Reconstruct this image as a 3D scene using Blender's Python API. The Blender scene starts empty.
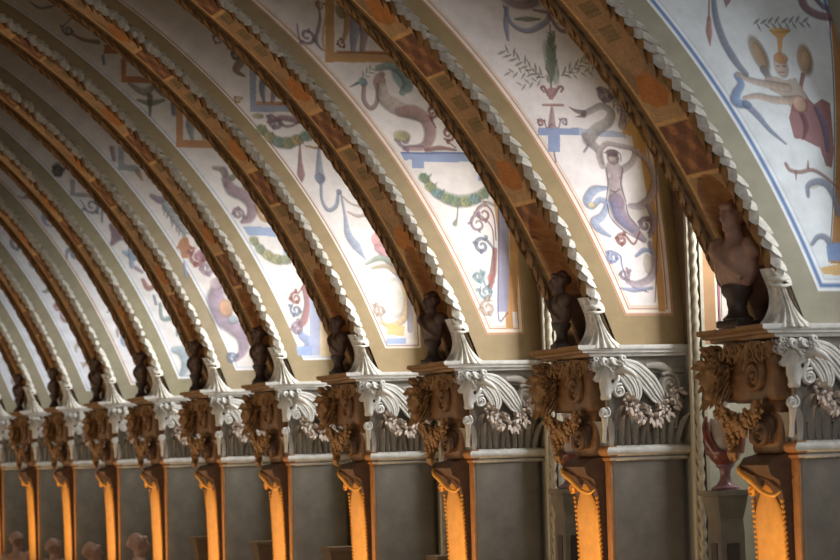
import bpy, bmesh, math, random
import numpy as np
from mathutils import Vector, Matrix

# ------------------------------------------------------------------ camera, world, lights, exposure
C = bpy.context.scene.collection
F_PX, YAW, PIT, ROL = 2400.0, .384, .071, -.028
EYE = 3.4                                   # camera height above the hall floor
def cam_rows():
    cy, sy = math.cos(YAW), math.sin(YAW)
    r = np.array([cy, -sy, 0]); f = np.array([sy, cy, 0]); u = np.array([0, 0, 1.])
    cp, sp = math.cos(PIT), math.sin(PIT); f2 = f*cp + u*sp; u2 = u*cp - f*sp
    cr, sr = math.cos(ROL), math.sin(ROL)
    return np.array([r*cr + u2*sr, u2*cr - r*sr, f2])
RT = cam_rows()
cd = bpy.data.cameras.new('camera'); co = bpy.data.objects.new('camera', cd); C.objects.link(co)
m = Matrix.Identity(4)
for i in range(3):
    m[i][0] = RT[0][i]; m[i][1] = RT[1][i]; m[i][2] = -RT[2][i]
m[2][3] = EYE
co.matrix_world = m
cd.sensor_width = 36; cd.lens = F_PX*36/840; cd.clip_end = 300; cd.clip_start = .5
cd.dof.use_dof = True; cd.dof.focus_distance = 30.5; cd.dof.aperture_fstop = 1.7
bpy.context.scene.camera = co
sc = bpy.context.scene
sc.view_settings.view_transform = 'Standard'; sc.view_settings.look = 'None'
sc.view_settings.gamma = 1; sc.view_settings.use_curve_mapping = False
sc.view_settings.exposure = 0.0
w = bpy.data.worlds.new('hall_ambient'); sc.world = w; w.use_nodes = True
w.node_tree.nodes['Background'].inputs[0].default_value = (1.0, .76, .55, 1)
w.node_tree.nodes['Background'].inputs[1].default_value = .03

# the row of piers: y of each near face, wall plane, heights
YY = [21.934, 26.362, 30.616, 34.522, 38.452, 42.274, 46.087, 49.717, 53.611, 57.282, 61.313]
W = 13.1                    # hall face of the pier shafts
ZT = 1.166 + EYE            # top of the cornices
K = .06                     # lean of the ribs
NP = len(YY)
RIBW = 1.22
def ua(z): return (12.806 + .433 - W) - (.379*z + .009*z*z + .005*z**3)   # rib edge, u as a function of height above cornice

def area(name, loc, rot, sx, sy, power, col, spread=math.pi):
    l = bpy.data.lights.new(name, 'AREA'); l.shape = 'RECTANGLE'; l.size = sx; l.size_y = sy
    l.energy = power; l.color = col; l.spread = spread
    o = bpy.data.objects.new(name, l); C.objects.link(o); o.location = loc; o.rotation_euler = rot
    return o
DAY = (.93, .97, 1.0)
# daylight through each window (the window sits u = 2.35 behind the pier faces)
VJ = .28                    # how far the jamb of each window stands before the pier face
def bay(n):
    y1 = YY[n] - VJ
    y0 = (YY[n-1] if n else YY[0] - 4.4) + 1.05
    return y0, y1
WIN_POWER = [165, 285, 335, 350, 345, 310, 262, 215, 180, 150, 125]
for n in range(NP):
    y0, y1 = bay(n)
    area('window_daylight', (W + 2.25, y1 - 1.35, ZT + 1.75), (0, math.radians(90), 0), 2.1, 1.5, WIN_POWER[n], DAY)
# warm floor uplights in the hall, one before each pier
for n in range(NP):
    l = bpy.data.lights.new('floor_uplight', 'SPOT'); l.energy = 330; l.color = (1.0, .66, .32)
    l.spot_size = math.radians(62); l.spot_blend = 1.0; l.shadow_soft_size = .12
    o = bpy.data.objects.new('floor_uplight', l); C.objects.link(o)
    o.location = (W - 2.4, YY[n] + .20, .8)
    o.rotation_euler = (Vector((W - .1, YY[n] + .42, ZT - 2.35)) - o.location).to_track_quat('-Z', 'Y').to_euler()
# a long warm row of lamps down the middle of the hall
area('hall_lamps', (6.0, 44, 1.2), (0, math.radians(-118), 0), 1.0, 46, 820, (1.0, .82, .58))
# daylight from the hall's near end, then an unseen fill added for the vault
area('end_daylight_fill', (9.6, 0, 6.5), (math.radians(88), 0, math.radians(-7)), 3.0, 3.0, 380, (.95, .97, 1.0))
area('end_daylight_fill', (3.5, 3, 9.0), (math.radians(96), 0, math.radians(-26)), 4.0, 3.0, 560, (.95, .97, 1.0))  # added fill aimed at the upper vault, no window of its own

# ------------------------------------------------------------------ helpers
R = random.Random(7)
def lin(r, g, b):
    return tuple(((c/255)/12.92 if c/255 <= .04045 else ((c/255 + .055)/1.055)**2.4) for c in (r, g, b))
def material(name, rgb, rough=.8, metal=0, var=.18, scale=6, bump=.0, attr=False, emit=None):
    mt = bpy.data.materials.new(name); mt.use_nodes = True
    nt = mt.node_tree; b = nt.nodes['Principled BSDF']
    b.inputs['Roughness'].default_value = rough; b.inputs['Metallic'].default_value = metal
    tc = nt.nodes.new('ShaderNodeTexCoord'); nz = nt.nodes.new('ShaderNodeTexNoise')
    nz.inputs['Scale'].default_value = scale; nz.inputs['Detail'].default_value = 6; nz.inputs['Roughness'].default_value = .65
    nt.links.new(tc.outputs['Object'], nz.inputs['Vector'])
    mr = nt.nodes.new('ShaderNodeMapRange'); mr.inputs['From Min'].default_value = .3; mr.inputs['From Max'].default_value = .7
    mr.inputs['To Min'].default_value = 1 - var; mr.inputs['To Max'].default_value = 1 + var*.6
    nt.links.new(nz.outputs['Fac'], mr.inputs['Value'])
    mx = nt.nodes.new('ShaderNodeVectorMath'); mx.operation = 'SCALE'
    if attr:
        at = nt.nodes.new('ShaderNodeAttribute'); at.attribute_name = 'paint'
        nt.links.new(at.outputs['Color'], mx.inputs[0])
    else:
        mx.inputs[0].default_value = lin(*rgb)
    nt.links.new(mr.outputs['Result'], mx.inputs['Scale'])
    nt.links.new(mx.outputs['Vector'], b.inputs['Base Color'])
    if bump:
        bp = nt.nodes.new('ShaderNodeBump'); bp.inputs['Strength'].default_value = bump; bp.inputs['Distance'].default_value = .02
        n2 = nt.nodes.new('ShaderNodeTexNoise'); n2.inputs['Scale'].default_value = scale*5; n2.inputs['Detail'].default_value = 4
        nt.links.new(tc.outputs['Object'], n2.inputs['Vector'])
        nt.links.new(n2.outputs['Fac'], bp.inputs['Height']); nt.links.new(bp.outputs['Normal'], b.inputs['Normal'])
    if emit:
        b.inputs['Emission Color'].default_value = (*emit[0], 1); b.inputs['Emission Strength'].default_value = emit[1]
    return mt
M = dict(
    stone=material('grey_stucco', (146, 138, 128), .75, 0, .22, 5, .25),
    pale=material('pale_stucco', (196, 192, 186), .7, 0, .2, 9, .2),
    shaft=material('grey_brown_shaft', (112, 104, 94), .75, 0, .25, 3, .2),
    garland=material('pinkish_stucco', (176, 160, 148), .75, 0, .4, 16, .2),
    plaster=material('olive_plaster', (134, 118, 86), .85, 0, .2, 3, .1),
    brown=material('bronze_brown_stucco', (140, 102, 60), .6, 0, .35, 9, .3),
    ochre=material('lamplight_ochre', (158, 106, 58), .6, 0, .25, 8, .2),  # stucco with the orange lamplight put into its colour
    umber=material('umber_stucco', (112, 78, 46), .6, 0, .35, 7, .3),
    bust_dark=material('dark_patinated_bust', (84, 62, 50), .6, 0, .3, 6),
    dark=material('dark_stucco', (92, 64, 42), .65, 0, .3, 9, .3),
    gold=material('gilded_stucco', (214, 150, 62), .5, .25, .15, 8, .15),
    leaf=material('white_leaf_stucco', (206, 200, 190), .7, 0, .3, 14, .2),
    soffit=material('painted_soffit', (150, 110, 70), .8, 0, .2, 6, .1, attr=True),
    fresco=material('painted_fresco', (220, 210, 200), .85, 0, .15, 3.5, .05, attr=True),
    wall=material('niche_plaster', (168, 164, 146), .85, 0, .12, 3, .1),
    darkwall=material('brown_plaster', (110, 86, 62), .85, 0, .2, 3, .1),
    rope=material('rope_stucco', (146, 136, 118), .7, 0, .2, 12, .2),
    pedestal=material('grey_brown_stone', (112, 102, 88), .8, 0, .25, 4, .15),
    redmarble=material('red_veined_marble', (118, 62, 56), .3, 0, .5, 10),
    purple=material('purple_marble', (128, 92, 96), .35, 0, .35, 14),
    marble=material('weathered_marble', (168, 154, 144), .4, 0, .2, 6),
    bust=material('brown_patinated_bust', (158, 122, 104), .6, 0, .3, 6),
    socle=material('dark_socle', (56, 40, 32), .6, 0, .3, 6),
    floor=material('stone_floor', (150, 120, 96), .5, 0, .2, 1.5),
    frame=material('painted_wood_frame', (200, 196, 184), .5),
    glass=material('daylight_pane', (220, 230, 240), .3, emit=((.9, .95, 1), .25)),
)
def mesh(name, bm, mat, parent=None, smooth=True, loc=None):
    me = bpy.data.meshes.new(name)
    bmesh.ops.recalc_face_normals(bm, faces=bm.faces[:])
    for f in bm.faces: f.smooth = smooth
    bm.to_mesh(me); bm.free()
    me.materials.append(mat)
    if smooth: me.set_sharp_from_angle(angle=math.radians(48))
    o = bpy.data.objects.new(name, me); C.objects.link(o)
    if parent: o.parent = parent
    if loc: o.location = loc
    return o
def tag(o, label, cat, group=None):
    o['label'] = label; o['category'] = cat
    if group: o['group'] = group
    return o
def thing(name, label, cat, loc=(0, 0, 0), group=None):
    o = bpy.data.objects.new(name, None); C.objects.link(o); o.location = loc; o.empty_display_size = .1
    return tag(o, label, cat, group)
def structure(o): o['kind'] = 'structure'; return o
def copy_tree(o, parent=None):
    c = o.copy(); C.objects.link(c); c.parent = parent
    for ch in list(o.children): copy_tree(ch, c)
    return c
def box(bm, lo, hi, bev=0):
    r = bmesh.ops.create_cube(bm, size=1); vs = r['verts']
    for v in vs:
        v.co = Vector([lo[i] + (v.co[i] + .5)*(hi[i] - lo[i]) for i in range(3)])
    if bev:
        es = list({e for v in vs for e in v.link_edges})
        bmesh.ops.bevel(bm, geom=es, offset=bev, segments=2, affect='EDGES', profile=.5)
def ball(bm, c, r, rot=None, seg=12, ring=8):
    if not hasattr(r, '__len__'): r = (r, r, r)
    mt = Matrix.Translation(Vector(c)) @ (rot.to_4x4() if rot else Matrix.Identity(4)) @ Matrix.Diagonal((*r, 1))
    bmesh.ops.create_uvsphere(bm, u_segments=seg, v_segments=ring, radius=1, matrix=mt)
def smoothpath(pts, n=6):
    P = [np.array(p, float) for p in pts]
    if len(P) < 3:
        return [P[0] + (P[-1] - P[0])*t for t in np.linspace(0, 1, n + 1)]
    Q = [2*P[0] - P[1]] + P + [2*P[-1] - P[-2]]; out = []
    for i in range(1, len(Q) - 2):
        a, b, c, d = Q[i-1:i+3]
        for k in range(n):
            t = k/n
            out.append(.5*(2*b + (c - a)*t + (2*a - 5*b + 4*c - d)*t*t + (3*b - a - 3*c + d)*t**3))
    out.append(P[-1]); return out
def lerp(ws, t):
    ws = list(ws) if hasattr(ws, '__len__') else [ws]
    if len(ws) == 1: return ws[0]
    x = t*(len(ws) - 1); i = min(int(x), len(ws) - 2); return ws[i] + (ws[i+1] - ws[i])*(x - i)
def tube(bm, pts, rad, n=8, flat=1.0, ax=None, sm=5):
    """tapered tube; with ax the section is an ellipse, thinner by `flat` along ax"""
    P = [Vector(p) for p in (smoothpath(pts, sm) if sm else pts)]; L = len(P); rings = []; pu = None
    for i, p in enumerate(P):
        t = (P[min(i+1, L-1)] - P[max(i-1, 0)]).normalized()
        ref = Vector(ax) if ax is not None else (pu if pu else (Vector((0, 0, 1)) if abs(t.z) < .9 else Vector((1, 0, 0))))
        a = (ref - t*ref.dot(t))
        a = a.normalized() if a.length > 1e-5 else t.orthogonal().normalized()
        b = t.cross(a); pu = a; r = lerp(rad, i/max(1, L-1))
        rings.append([bm.verts.new(p + a*(r*flat*math.cos(2*math.pi*k/n)) + b*(r*math.sin(2*math.pi*k/n))) for k in range(n)])
    for r0, r1 in zip(rings, rings[1:]):
        for k in range(n): bm.faces.new((r0[k], r0[(k+1) % n], r1[(k+1) % n], r1[k]))
    bm.faces.new(rings[0][::-1]); bm.faces.new(rings[-1])
def lathe(bm, prof, c=(0, 0, 0), n=20):
    rings = []
    for r, z in prof:
        rings.append([bm.verts.new((c[0] + r*math.cos(2*math.pi*k/n), c[1] + r*math.sin(2*math.pi*k/n), c[2] + z)) for k in range(n)])
    for r0, r1 in zip(rings, rings[1:]):
        for k in range(n): bm.faces.new((r0[k], r0[(k+1) % n], r1[(k+1) % n], r1[k]))
    bm.faces.new(rings[0][::-1]); bm.faces.new(rings[-1])
def sweep(bm, path, prof, close=True):
    """path: 2-D points (u, v), the outside on its left; prof: closed loop of (outward, z)"""
    n = len(path); P = [Vector(p) for p in path]; rings = []
    for i in range(n):
        d0 = (P[i] - P[i-1]).normalized() if i else (P[1] - P[0]).normalized()
        d1 = (P[i+1] - P[i]).normalized() if i < n-1 else d0
        n0 = Vector((-d0.y, d0.x)); n1 = Vector((-d1.y, d1.x)); b = (n0 + n1).normalized(); b = b/max(.35, b.dot(n0))
        rings.append([bm.verts.new((P[i].x + b.x*o, P[i].y + b.y*o, z)) for o, z in prof])
    k = len(prof)
    for r0, r1 in zip(rings, rings[1:]):
        for j in range(k): bm.faces.new((r0[j], r0[(j+1) % k], r1[(j+1) % k], r1[j]))
    bm.faces.new(rings[0]); bm.faces.new(rings[-1][::-1])
def spiral(bm, c, r, nrm, turns=1.9, thick=.2, depth=.05, flip=1, start=0.0, back=True):
    """a scroll: rolled fillet winding into an eye on a disc; nrm 'u' or 'v' = axis of the scroll"""
    pts = []; N = int(16*turns)
    for i in range(N + 1):
        t = i/N; a = start + flip*2*math.pi*turns*t; rr = r*(1 - .80*t)
        x, z = rr*math.cos(a), rr*math.sin(a)
        pts.append((c[0] + x, c[1], c[2] + z) if nrm == 'v' else (c[0], c[1] + x, c[2] + z))
    ax = (0, 1, 0) if nrm == 'v' else (1, 0, 0)
    tube(bm, pts, [r*thick, r*thick*.9, r*thick*.6], 8, 1.3, ax, 0)
    ball(bm, c, (depth*1.2, r*.2, r*.2) if nrm == 'u' else (r*.2, depth*1.2, r*.2))
    if back:
        ball(bm, (c[0] + (depth*.5 if nrm == 'u' else 0), c[1] + (depth*.5 if nrm == 'v' else 0), c[2]),
             (depth*.8, r*.95, r*.95) if nrm == 'u' else (r*.95, depth*.8, r*.95), seg=16)
def sculpt(bm, voxel, smooth=4):
    """fuse overlapping lumps into one continuous skin"""
    me = bpy.data.meshes.new('clay'); bm.to_mesh(me); bm.free()
    o = bpy.data.objects.new('clay', me); C.objects.link(o)
    r = o.modifiers.new('r', 'REMESH'); r.mode = 'VOXEL'; r.voxel_size = voxel
    s = o.modifiers.new('s', 'SMOOTH'); s.iterations = smooth; s.factor = .5
    dg = bpy.context.evaluated_depsgraph_get()
    m2 = bpy.data.meshes.new_from_object(o.evaluated_get(dg))
    b2 = bmesh.new(); b2.from_mesh(m2)
    bpy.data.objects.remove(o); bpy.data.meshes.remove(me); bpy.data.meshes.remove(m2)
    return b2
def ray(u, v): return np.array([(u - 420)/F_PX, -(v - 280)/F_PX, 1.]) @ RT
def on_face(n, u, v, off=0.0):
    """a point of the photograph measured on pier n's near face: (u, z) in pier coordinates"""
    d = ray(u, v); p = d*((YY[n] + off)/d[1]); return p[0] - W, p[2] - (ZT - EYE)

# ------------------------------------------------------------------ the setting
bm = bmesh.new(); box(bm, (-1, 8, -.3), (W + 3.0, 68, 0)); fl = structure(mesh('floor', bm, M['floor'], smooth=False))
bm = bmesh.new(); box(bm, (5.5, 14, ZT + 7.95), (W + 3.0, 68, ZT + 8.2)); structure(mesh('ceiling', bm, M['plaster'], smooth=False))
bm = bmesh.new(); box(bm, (-1, 67.4, 0), (W + 3.0, 68, ZT + 7.9)); structure(mesh('wall_end', bm, M['darkwall'], smooth=False))
# the window wall: masonry behind the piers, jambs, sills and arched heads of the embrasures
UW, UG = 1.07, 2.45                    # wall face and glass, measured back from the pier fronts
bm = bmesh.new()
ZS, ZH = -2.9, 2.1                    # sill and springing of each window, relative to the cornice
prev = 14.0
for n in range(NP):
    y0, y1 = bay(n)
    box(bm, (W + UW, prev, 0), (W + UG + .3, y0, ZT + 7.9)); prev = y1
    box(bm, (W + UW, y0, 0), (W + UG + .3, y1, ZT + ZS))
    r = (y1 - y0)/2; yc = (y0 + y1)/2; ns = 12
    for k in range(ns):               # arched head, as wedges
        a0, a1 = math.pi*k/ns, math.pi*(k+1)/ns
        q = [(yc + r*math.cos(a0), ZT + ZH + r*math.sin(a0)), (yc + r*math.cos(a1), ZT + ZH + r*math.sin(a1))]
        vs = []
        for x in (W + UW, W + UG + .3):
            vs.append([bm.verts.new((x, q[0][0], q[0][1])), bm.verts.new((x, q[1][0], q[1][1])),
                       bm.verts.new((x, q[1][0], ZT + 7.9)), bm.verts.new((x, q[0][0], ZT + 7.9))])
        a, b = vs
        bm.faces.new(a); bm.faces.new(b[::-1])
        bm.faces.new((a[0], a[1], b[1], b[0]))
box(bm, (W + UW, prev, 0), (W + UG + .3, 68, ZT + 7.9))
structure(mesh('wall_right', bm, M['wall'], smooth=False))
for n in range(NP):
    y0, y1 = bay(n)
    bm = bmesh.new()
    for y in np.linspace(y0, y1, 5): box(bm, (W + UG - .05, y - .03, ZT + ZS), (W + UG + .03, y + .03, ZT + ZH + .9))
    for z in np.linspace(ZS, ZH + .9, 8): box(bm, (W + UG - .04, y0, ZT + z - .025), (W + UG + .02, y1, ZT + z + .025))
    fr = structure(mesh('window_%d' % (n + 1), bm, M['frame'], smooth=False))
    bm = bmesh.new(); box(bm, (W + UG + .04, y0, ZT + ZS), (W + UG + .06, y1, ZT + ZH + 1.6))
    mesh('window_pane', bm, M['glass'], fr, False)
# rope mouldings round the mouth of each embrasure (far side, the one in view)
def rope_bm(length):
    b = bmesh.new(); N = 90; per = .17
    rows = int(length/.02); n = 12; rings = []
    for i in range(rows + 1):
        z = length*i/rows; ring = []
        for k in range(n):
            a = 2*math.pi*k/n
            rr = .046*(1 + .18*math.cos(2*(a - math.pi*z/per)))
            ring.append(b.verts.new((rr*math.cos(a), rr*math.sin(a), z)))
        rings.append(ring)
    for r0, r1 in zip(rings, rings[1:]):
        for k in range(n): b.faces.new((r0[k], r0[(k+1) % n], r1[(k+1) % n], r1[k]))
    box(b, (.055, -.05, 0), (.10, .05, length)); box(b, (-.085, .0, 0), (-.055, .06, length))
    return b
rope0 = None
for n in range(NP):
    y1 = YY[n] - VJ
    if rope0 is None:
        rope0 = mesh('trim_1', rope_bm(4.9), M['rope']); o = rope0
    else:
        o = rope0.copy(); C.objects.link(o); o.name = 'trim_%d' % (n + 1)
    o.location = (W + UW - .02, y1 - .05, ZT - 2.9); structure(o)
# painted borders high on the far jamb of each embrasure
for n in range(NP):
    y1 = YY[n] - VJ
    for nm, a, b, mat in (('trim_jamb_ochre', 1.13, 1.36, (132, 98, 64)), ('trim_jamb_line', 1.40, 1.43, (120, 70, 84)), ('trim_jamb_white', 1.45, 2.35, (164, 154, 144))):
        key = nm
        if key not in M: M[key] = material(nm, mat, .85, 0, .1, 4)
        bm = bmesh.new(); box(bm, (W + a, y1 - .008, ZT + .05), (W + b, y1, ZT + 2.0))
        structure(mesh('%s_%d' % (nm, n + 1), bm, M[key], smooth=False))

# ------------------------------------------------------------------ painted spandrels: the vault faces that rise from each pier
class Sheet:
    def __init__(s, n, zmax, rows, cols):
        s.n = n; zs = np.linspace(.0, zmax, rows); s.z1 = zs
        ul = ua(zs) + .02; t = np.linspace(0, 1, cols)
        s.U = ul[:, None] + (UW - .004 - ul)[:, None]*t[None]; s.Z = np.repeat(zs[:, None], cols, 1)
        s.col = np.zeros((rows, cols, 3)); s.px = EYE and 1.0
        d = float((np.array([W, YY[n], 0]) @ RT[2])); s.m = d/F_PX*1.06      # metres per photograph pixel
        # distance to the rib edge, measured square to it
        arc = np.stack([ua(np.linspace(-.5, zmax + .5, 160)), np.linspace(-.5, zmax + .5, 160)], 1)
        dz = np.gradient(arc[:, 0], arc[:, 1]); s.d = (s.U - ua(s.Z))*1/np.sqrt(1 + np.interp(s.Z, arc[:, 1], dz)**2)
    def uz(s, u, v):
        d = ray(u, v); z = 1.0
        for _ in range(8):
            p = d*((YY[s.n] + K*z*z)/d[1]); z = max(0, p[2] - (ZT - EYE))
        return p[0] - W, z
    def blend(s, sl, a, c):
        c = np.array(lin(*c)) if not isinstance(c, np.ndarray) else c
        s.col[sl] = s.col[sl]*(1 - a[..., None]) + c*a[..., None]
    def rows(s, z0, z1):
        i0 = int(np.searchsorted(s.z1, z0)); i1 = int(np.searchsorted(s.z1, z1)); return slice(max(0, i0 - 1), i1 + 1)
    def stroke(s, pts, wd, c, alpha=.85, px=True, shade=.35):
        P = np.array(smoothpath([s.uz(*p) for p in pts] if px else pts, 6)); L = len(P)
        ws = np.array([lerp(wd, i/(L-1)) for i in range(L)])*(s.m if px else 1)/2
        wm = ws.max()*1.6 + .01
        sl = s.rows(P[:, 1].min() - wm, P[:, 1].max() + wm)
        U, Z = s.U[sl], s.Z[sl]
        if U.size == 0: return
        best = np.full(U.shape, 9.0); sg = np.zeros(U.shape); ar = np.zeros(U.shape); al = 0.0
        for i in range(L - 1):
            a, b = P[i], P[i+1]; ab = b - a; q = ab @ ab + 1e-12
            t = np.clip(((U - a[0])*ab[0] + (Z - a[1])*ab[1])/q, 0, 1)
            dx = U - a[0] - t*ab[0]; dzz = Z - a[1] - t*ab[1]; dd = np.hypot(dx, dzz)/(ws[i] + t*(ws[i+1] - ws[i]) + 1e-5)
            k = dd < best; best = np.where(k, dd, best)
            ar = np.where(k, al + t*math.sqrt(q), ar); al += math.sqrt(q)
            sg = np.where(k, (dx*ab[1] - dzz*ab[0])/math.sqrt(q)/(ws[i] + 1e-5), sg)
        a = np.clip((1.25 - best)/.5, 0, 1)*alpha
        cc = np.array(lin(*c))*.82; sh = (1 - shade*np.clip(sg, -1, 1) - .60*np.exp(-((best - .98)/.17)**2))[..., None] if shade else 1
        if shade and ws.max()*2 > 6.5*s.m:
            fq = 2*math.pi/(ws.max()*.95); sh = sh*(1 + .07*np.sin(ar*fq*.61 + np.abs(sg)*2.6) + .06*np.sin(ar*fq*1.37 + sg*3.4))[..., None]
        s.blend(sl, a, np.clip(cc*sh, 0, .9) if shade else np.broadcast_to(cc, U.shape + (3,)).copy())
    def oval(s, c, rx, ry, col, ang=0, alpha=.85, px=True, shade=.3):
        cu, cz = s.uz(*c) if px else c
        if px: rx, ry = rx*s.m, ry*s.m
        sl = s.rows(cz - max(rx, ry)*1.4, cz + max(rx, ry)*1.4); U, Z = s.U[sl] - cu, s.Z[sl] - cz
        ca, sa = math.cos(math.radians(ang)), math.sin(math.radians(ang))
        x = (U*ca + Z*sa)/rx; y = (-U*sa + Z*ca)/ry; r = np.hypot(x, y)
        a = np.clip((1.12 - r)/.3, 0, 1)*alpha
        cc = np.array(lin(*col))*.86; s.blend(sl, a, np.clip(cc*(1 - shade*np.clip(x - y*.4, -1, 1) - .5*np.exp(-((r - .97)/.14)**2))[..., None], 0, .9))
    def poly(s, pts, col, alpha=.9, px=True):
        P = [s.uz(*p) for p in pts] if px else pts
        zz = [p[1] for p in P]; sl = s.rows(min(zz), max(zz)); U, Z = s.U[sl], s.Z[sl]
        ins = np.zeros(U.shape, bool); k = len(P)
        for i in range(k):
            (x0, z0), (x1, z1) = P[i], P[(i+1) % k]
            if abs(z1 - z0) < 1e-9: continue
            ins ^= ((z0 > Z) != (z1 > Z)) & (U < (x1 - x0)*(Z - z0)/(z1 - z0) + x0)
        s.blend(sl, ins*alpha, np.broadcast_to(np.array(lin(*col)), U.shape + (3,)).copy())
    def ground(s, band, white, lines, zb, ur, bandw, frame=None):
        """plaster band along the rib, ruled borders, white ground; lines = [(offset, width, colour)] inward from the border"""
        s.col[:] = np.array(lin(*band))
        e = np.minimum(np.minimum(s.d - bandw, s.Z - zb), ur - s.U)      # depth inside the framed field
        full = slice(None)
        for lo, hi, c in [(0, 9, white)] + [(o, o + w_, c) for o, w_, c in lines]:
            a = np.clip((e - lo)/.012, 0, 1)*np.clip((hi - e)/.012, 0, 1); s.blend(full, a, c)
        if frame:                                                        # broad strip down the window side
            o, w_, c = frame; e2 = ur - s.U
            a = np.clip((e2 - o)/.012, 0, 1)*np.clip((o + w_ - e2)/.012, 0, 1)*(e > o*.5); s.blend(full, a, c)
    def scroll(s, c, r, col, flip=1, start=0., w_=3.0, tail=None, turns=1.3):
        cu, cz = s.uz(*c); pts = []
        for i in range(15):
            t = i/14; a = start + flip*2*math.pi*turns*t; rr = r*s.m*(1 - .78*t); pts.append((cu + rr*math.cos(a), cz + rr*math.sin(a)))
        if tail: pts = [s.uz(*p) for p in tail] + pts
        s.stroke(pts, [w_*.5*s.m, w_*1.3*s.m, w_*s.m, w_*.7*s.m], col, px=False)
        P0 = pts[-15:]
        for i in (1, 4, 7):
            a = start + flip*2*math.pi*turns*i/14; rr = r*s.m*(1 - .78*i/14); ln = .42*rr
            s.stroke([P0[i], (P0[i][0] + ln*math.cos(a - flip*.3), P0[i][1] + ln*math.sin(a - flip*.3)), (P0[i][0] + ln*1.2*math.cos(a + flip*.5), P0[i][1] + ln*1.2*math.sin(a + flip*.5))], [w_*1.1*s.m, w_*.9*s.m, w_*.15*s.m], col, px=False)
    def sprigs(s, p0, p1, k, ln, col, spread=1.0, w_=1.6, seed=1):
        rr = random.Random(seed)
        for i in range(k):
            t = (i + .5)/k; x = p0[0] + (p1[0] - p0[0])*t; y = p0[1] + (p1[1] - p0[1])*t
            base = math.atan2(p1[1] - p0[1], p1[0] - p0[0]); a = base + spread*(1 if i % 2 else -1)*(.5 + rr.random()*.6)
            s.stroke([(x, y), (x + ln*.5*math.cos(a), y + ln*.5*math.sin(a)), (x + ln*math.cos(a), y + ln*math.sin(a))], [w_*.7, w_*1.4, w_*.3],
                     tuple(min(255, max(0, q + rr.randint(-14, 14))) for q in col), .75, shade=0)
    def build(s, parent):
        r, c = s.U.shape
        co = np.stack([s.U, K*s.Z**2, s.Z], -1).reshape(-1, 3)
        me = bpy.data.meshes.new('frescoed_face')
        idx = np.arange(r*c).reshape(r, c)
        f = np.stack([idx[:-1, :-1], idx[:-1, 1:], idx[1:, 1:], idx[1:, :-1]], -1).reshape(-1, 4)
        me.vertices.add(r*c); me.vertices.foreach_set('co', co.ravel())
        me.loops.add(f.size); me.loops.foreach_set('vertex_index', f.ravel().astype(np.int32))
        me.polygons.add(len(f)); me.polygons.foreach_set('loop_start', np.arange(0, f.size, 4, dtype=np.int32))
        me.update(); me.validate()
        at = me.color_attributes.new('paint', 'FLOAT_COLOR', 'POINT')
        at.data.foreach_set('color', np.concatenate([np.clip(s.col.reshape(-1, 3), 0, 1), np.ones((r*c, 1))], 1).astype(np.float32).ravel())
        me.materials.append(M['fresco'])
        o = bpy.data.objects.new('frescoed_face', me); C.objects.link(o); o.parent = parent
        return o

BL, MV, OC, GR, TN, RD, SL = (128, 142, 178), (146, 122, 134), (186, 138, 82), (122, 128, 104), (176, 152, 136), (146, 88, 82), (112, 120, 140)
WARM = [(.0, .035, (186, 120, 72)), (.035, .035, (230, 214, 192)), (.07, .028, (174, 108, 64)), (.10, .03, (216, 186, 154))]
BLUE = [(.0, .03, (224, 226, 230)), (.035, .055, (104, 128, 172)), (.09, .03, (222, 224, 228)), (.125, .016, (128, 146, 182))]
MAROON = [(.0, .03, (232, 216, 196)), (.028, .028, (124, 60, 56)), (.06, .02, (222, 190, 176))]
PALE = [(.0, .03, (220, 222, 226)), (.04, .03, (160, 172, 196)), (.085, .02, (214, 216, 220))]
sheets = []
def sheet(n, zmax, step, cols, band, white, lines, zb, ur, bandw, frame=None):
    s = Sheet(n, zmax, int(zmax/step), cols); s.ground(band, white, lines, zb, ur, bandw, frame); sheets.append(s); return s

# A: nearest, cool light tinted into its ground colours
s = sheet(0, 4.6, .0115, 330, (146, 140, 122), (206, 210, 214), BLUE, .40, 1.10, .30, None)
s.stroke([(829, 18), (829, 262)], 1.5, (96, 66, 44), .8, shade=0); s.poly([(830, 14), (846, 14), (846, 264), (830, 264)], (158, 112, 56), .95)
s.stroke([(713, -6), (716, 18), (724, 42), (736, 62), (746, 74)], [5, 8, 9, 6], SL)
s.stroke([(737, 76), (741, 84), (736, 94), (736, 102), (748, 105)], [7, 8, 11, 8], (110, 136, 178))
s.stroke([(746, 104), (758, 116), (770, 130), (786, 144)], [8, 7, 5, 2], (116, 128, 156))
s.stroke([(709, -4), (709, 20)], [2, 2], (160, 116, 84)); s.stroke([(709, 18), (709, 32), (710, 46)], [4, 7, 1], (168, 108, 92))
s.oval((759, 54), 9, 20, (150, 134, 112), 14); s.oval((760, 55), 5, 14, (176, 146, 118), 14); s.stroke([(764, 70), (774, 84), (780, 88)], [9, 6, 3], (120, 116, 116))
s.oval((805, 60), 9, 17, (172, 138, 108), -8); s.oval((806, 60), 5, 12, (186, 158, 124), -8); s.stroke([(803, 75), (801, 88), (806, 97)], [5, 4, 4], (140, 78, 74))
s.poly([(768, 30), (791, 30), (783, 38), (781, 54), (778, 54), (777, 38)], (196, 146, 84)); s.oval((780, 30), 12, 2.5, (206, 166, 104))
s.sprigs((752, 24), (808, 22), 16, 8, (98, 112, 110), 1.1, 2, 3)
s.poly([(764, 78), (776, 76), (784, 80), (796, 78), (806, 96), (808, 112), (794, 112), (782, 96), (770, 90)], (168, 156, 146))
s.oval((781, 66), 8, 13, (186, 164, 148)); s.oval((781, 58), 8, 6, (190, 140, 92)); s.stroke([(777, 66), (779, 66)], 1.5, (90, 70, 64)); s.stroke([(783, 66), (785, 66)], 1.5, (90, 70, 64)); s.stroke([(779, 72), (784, 72)], 1.2, (140, 84, 76))
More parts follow.
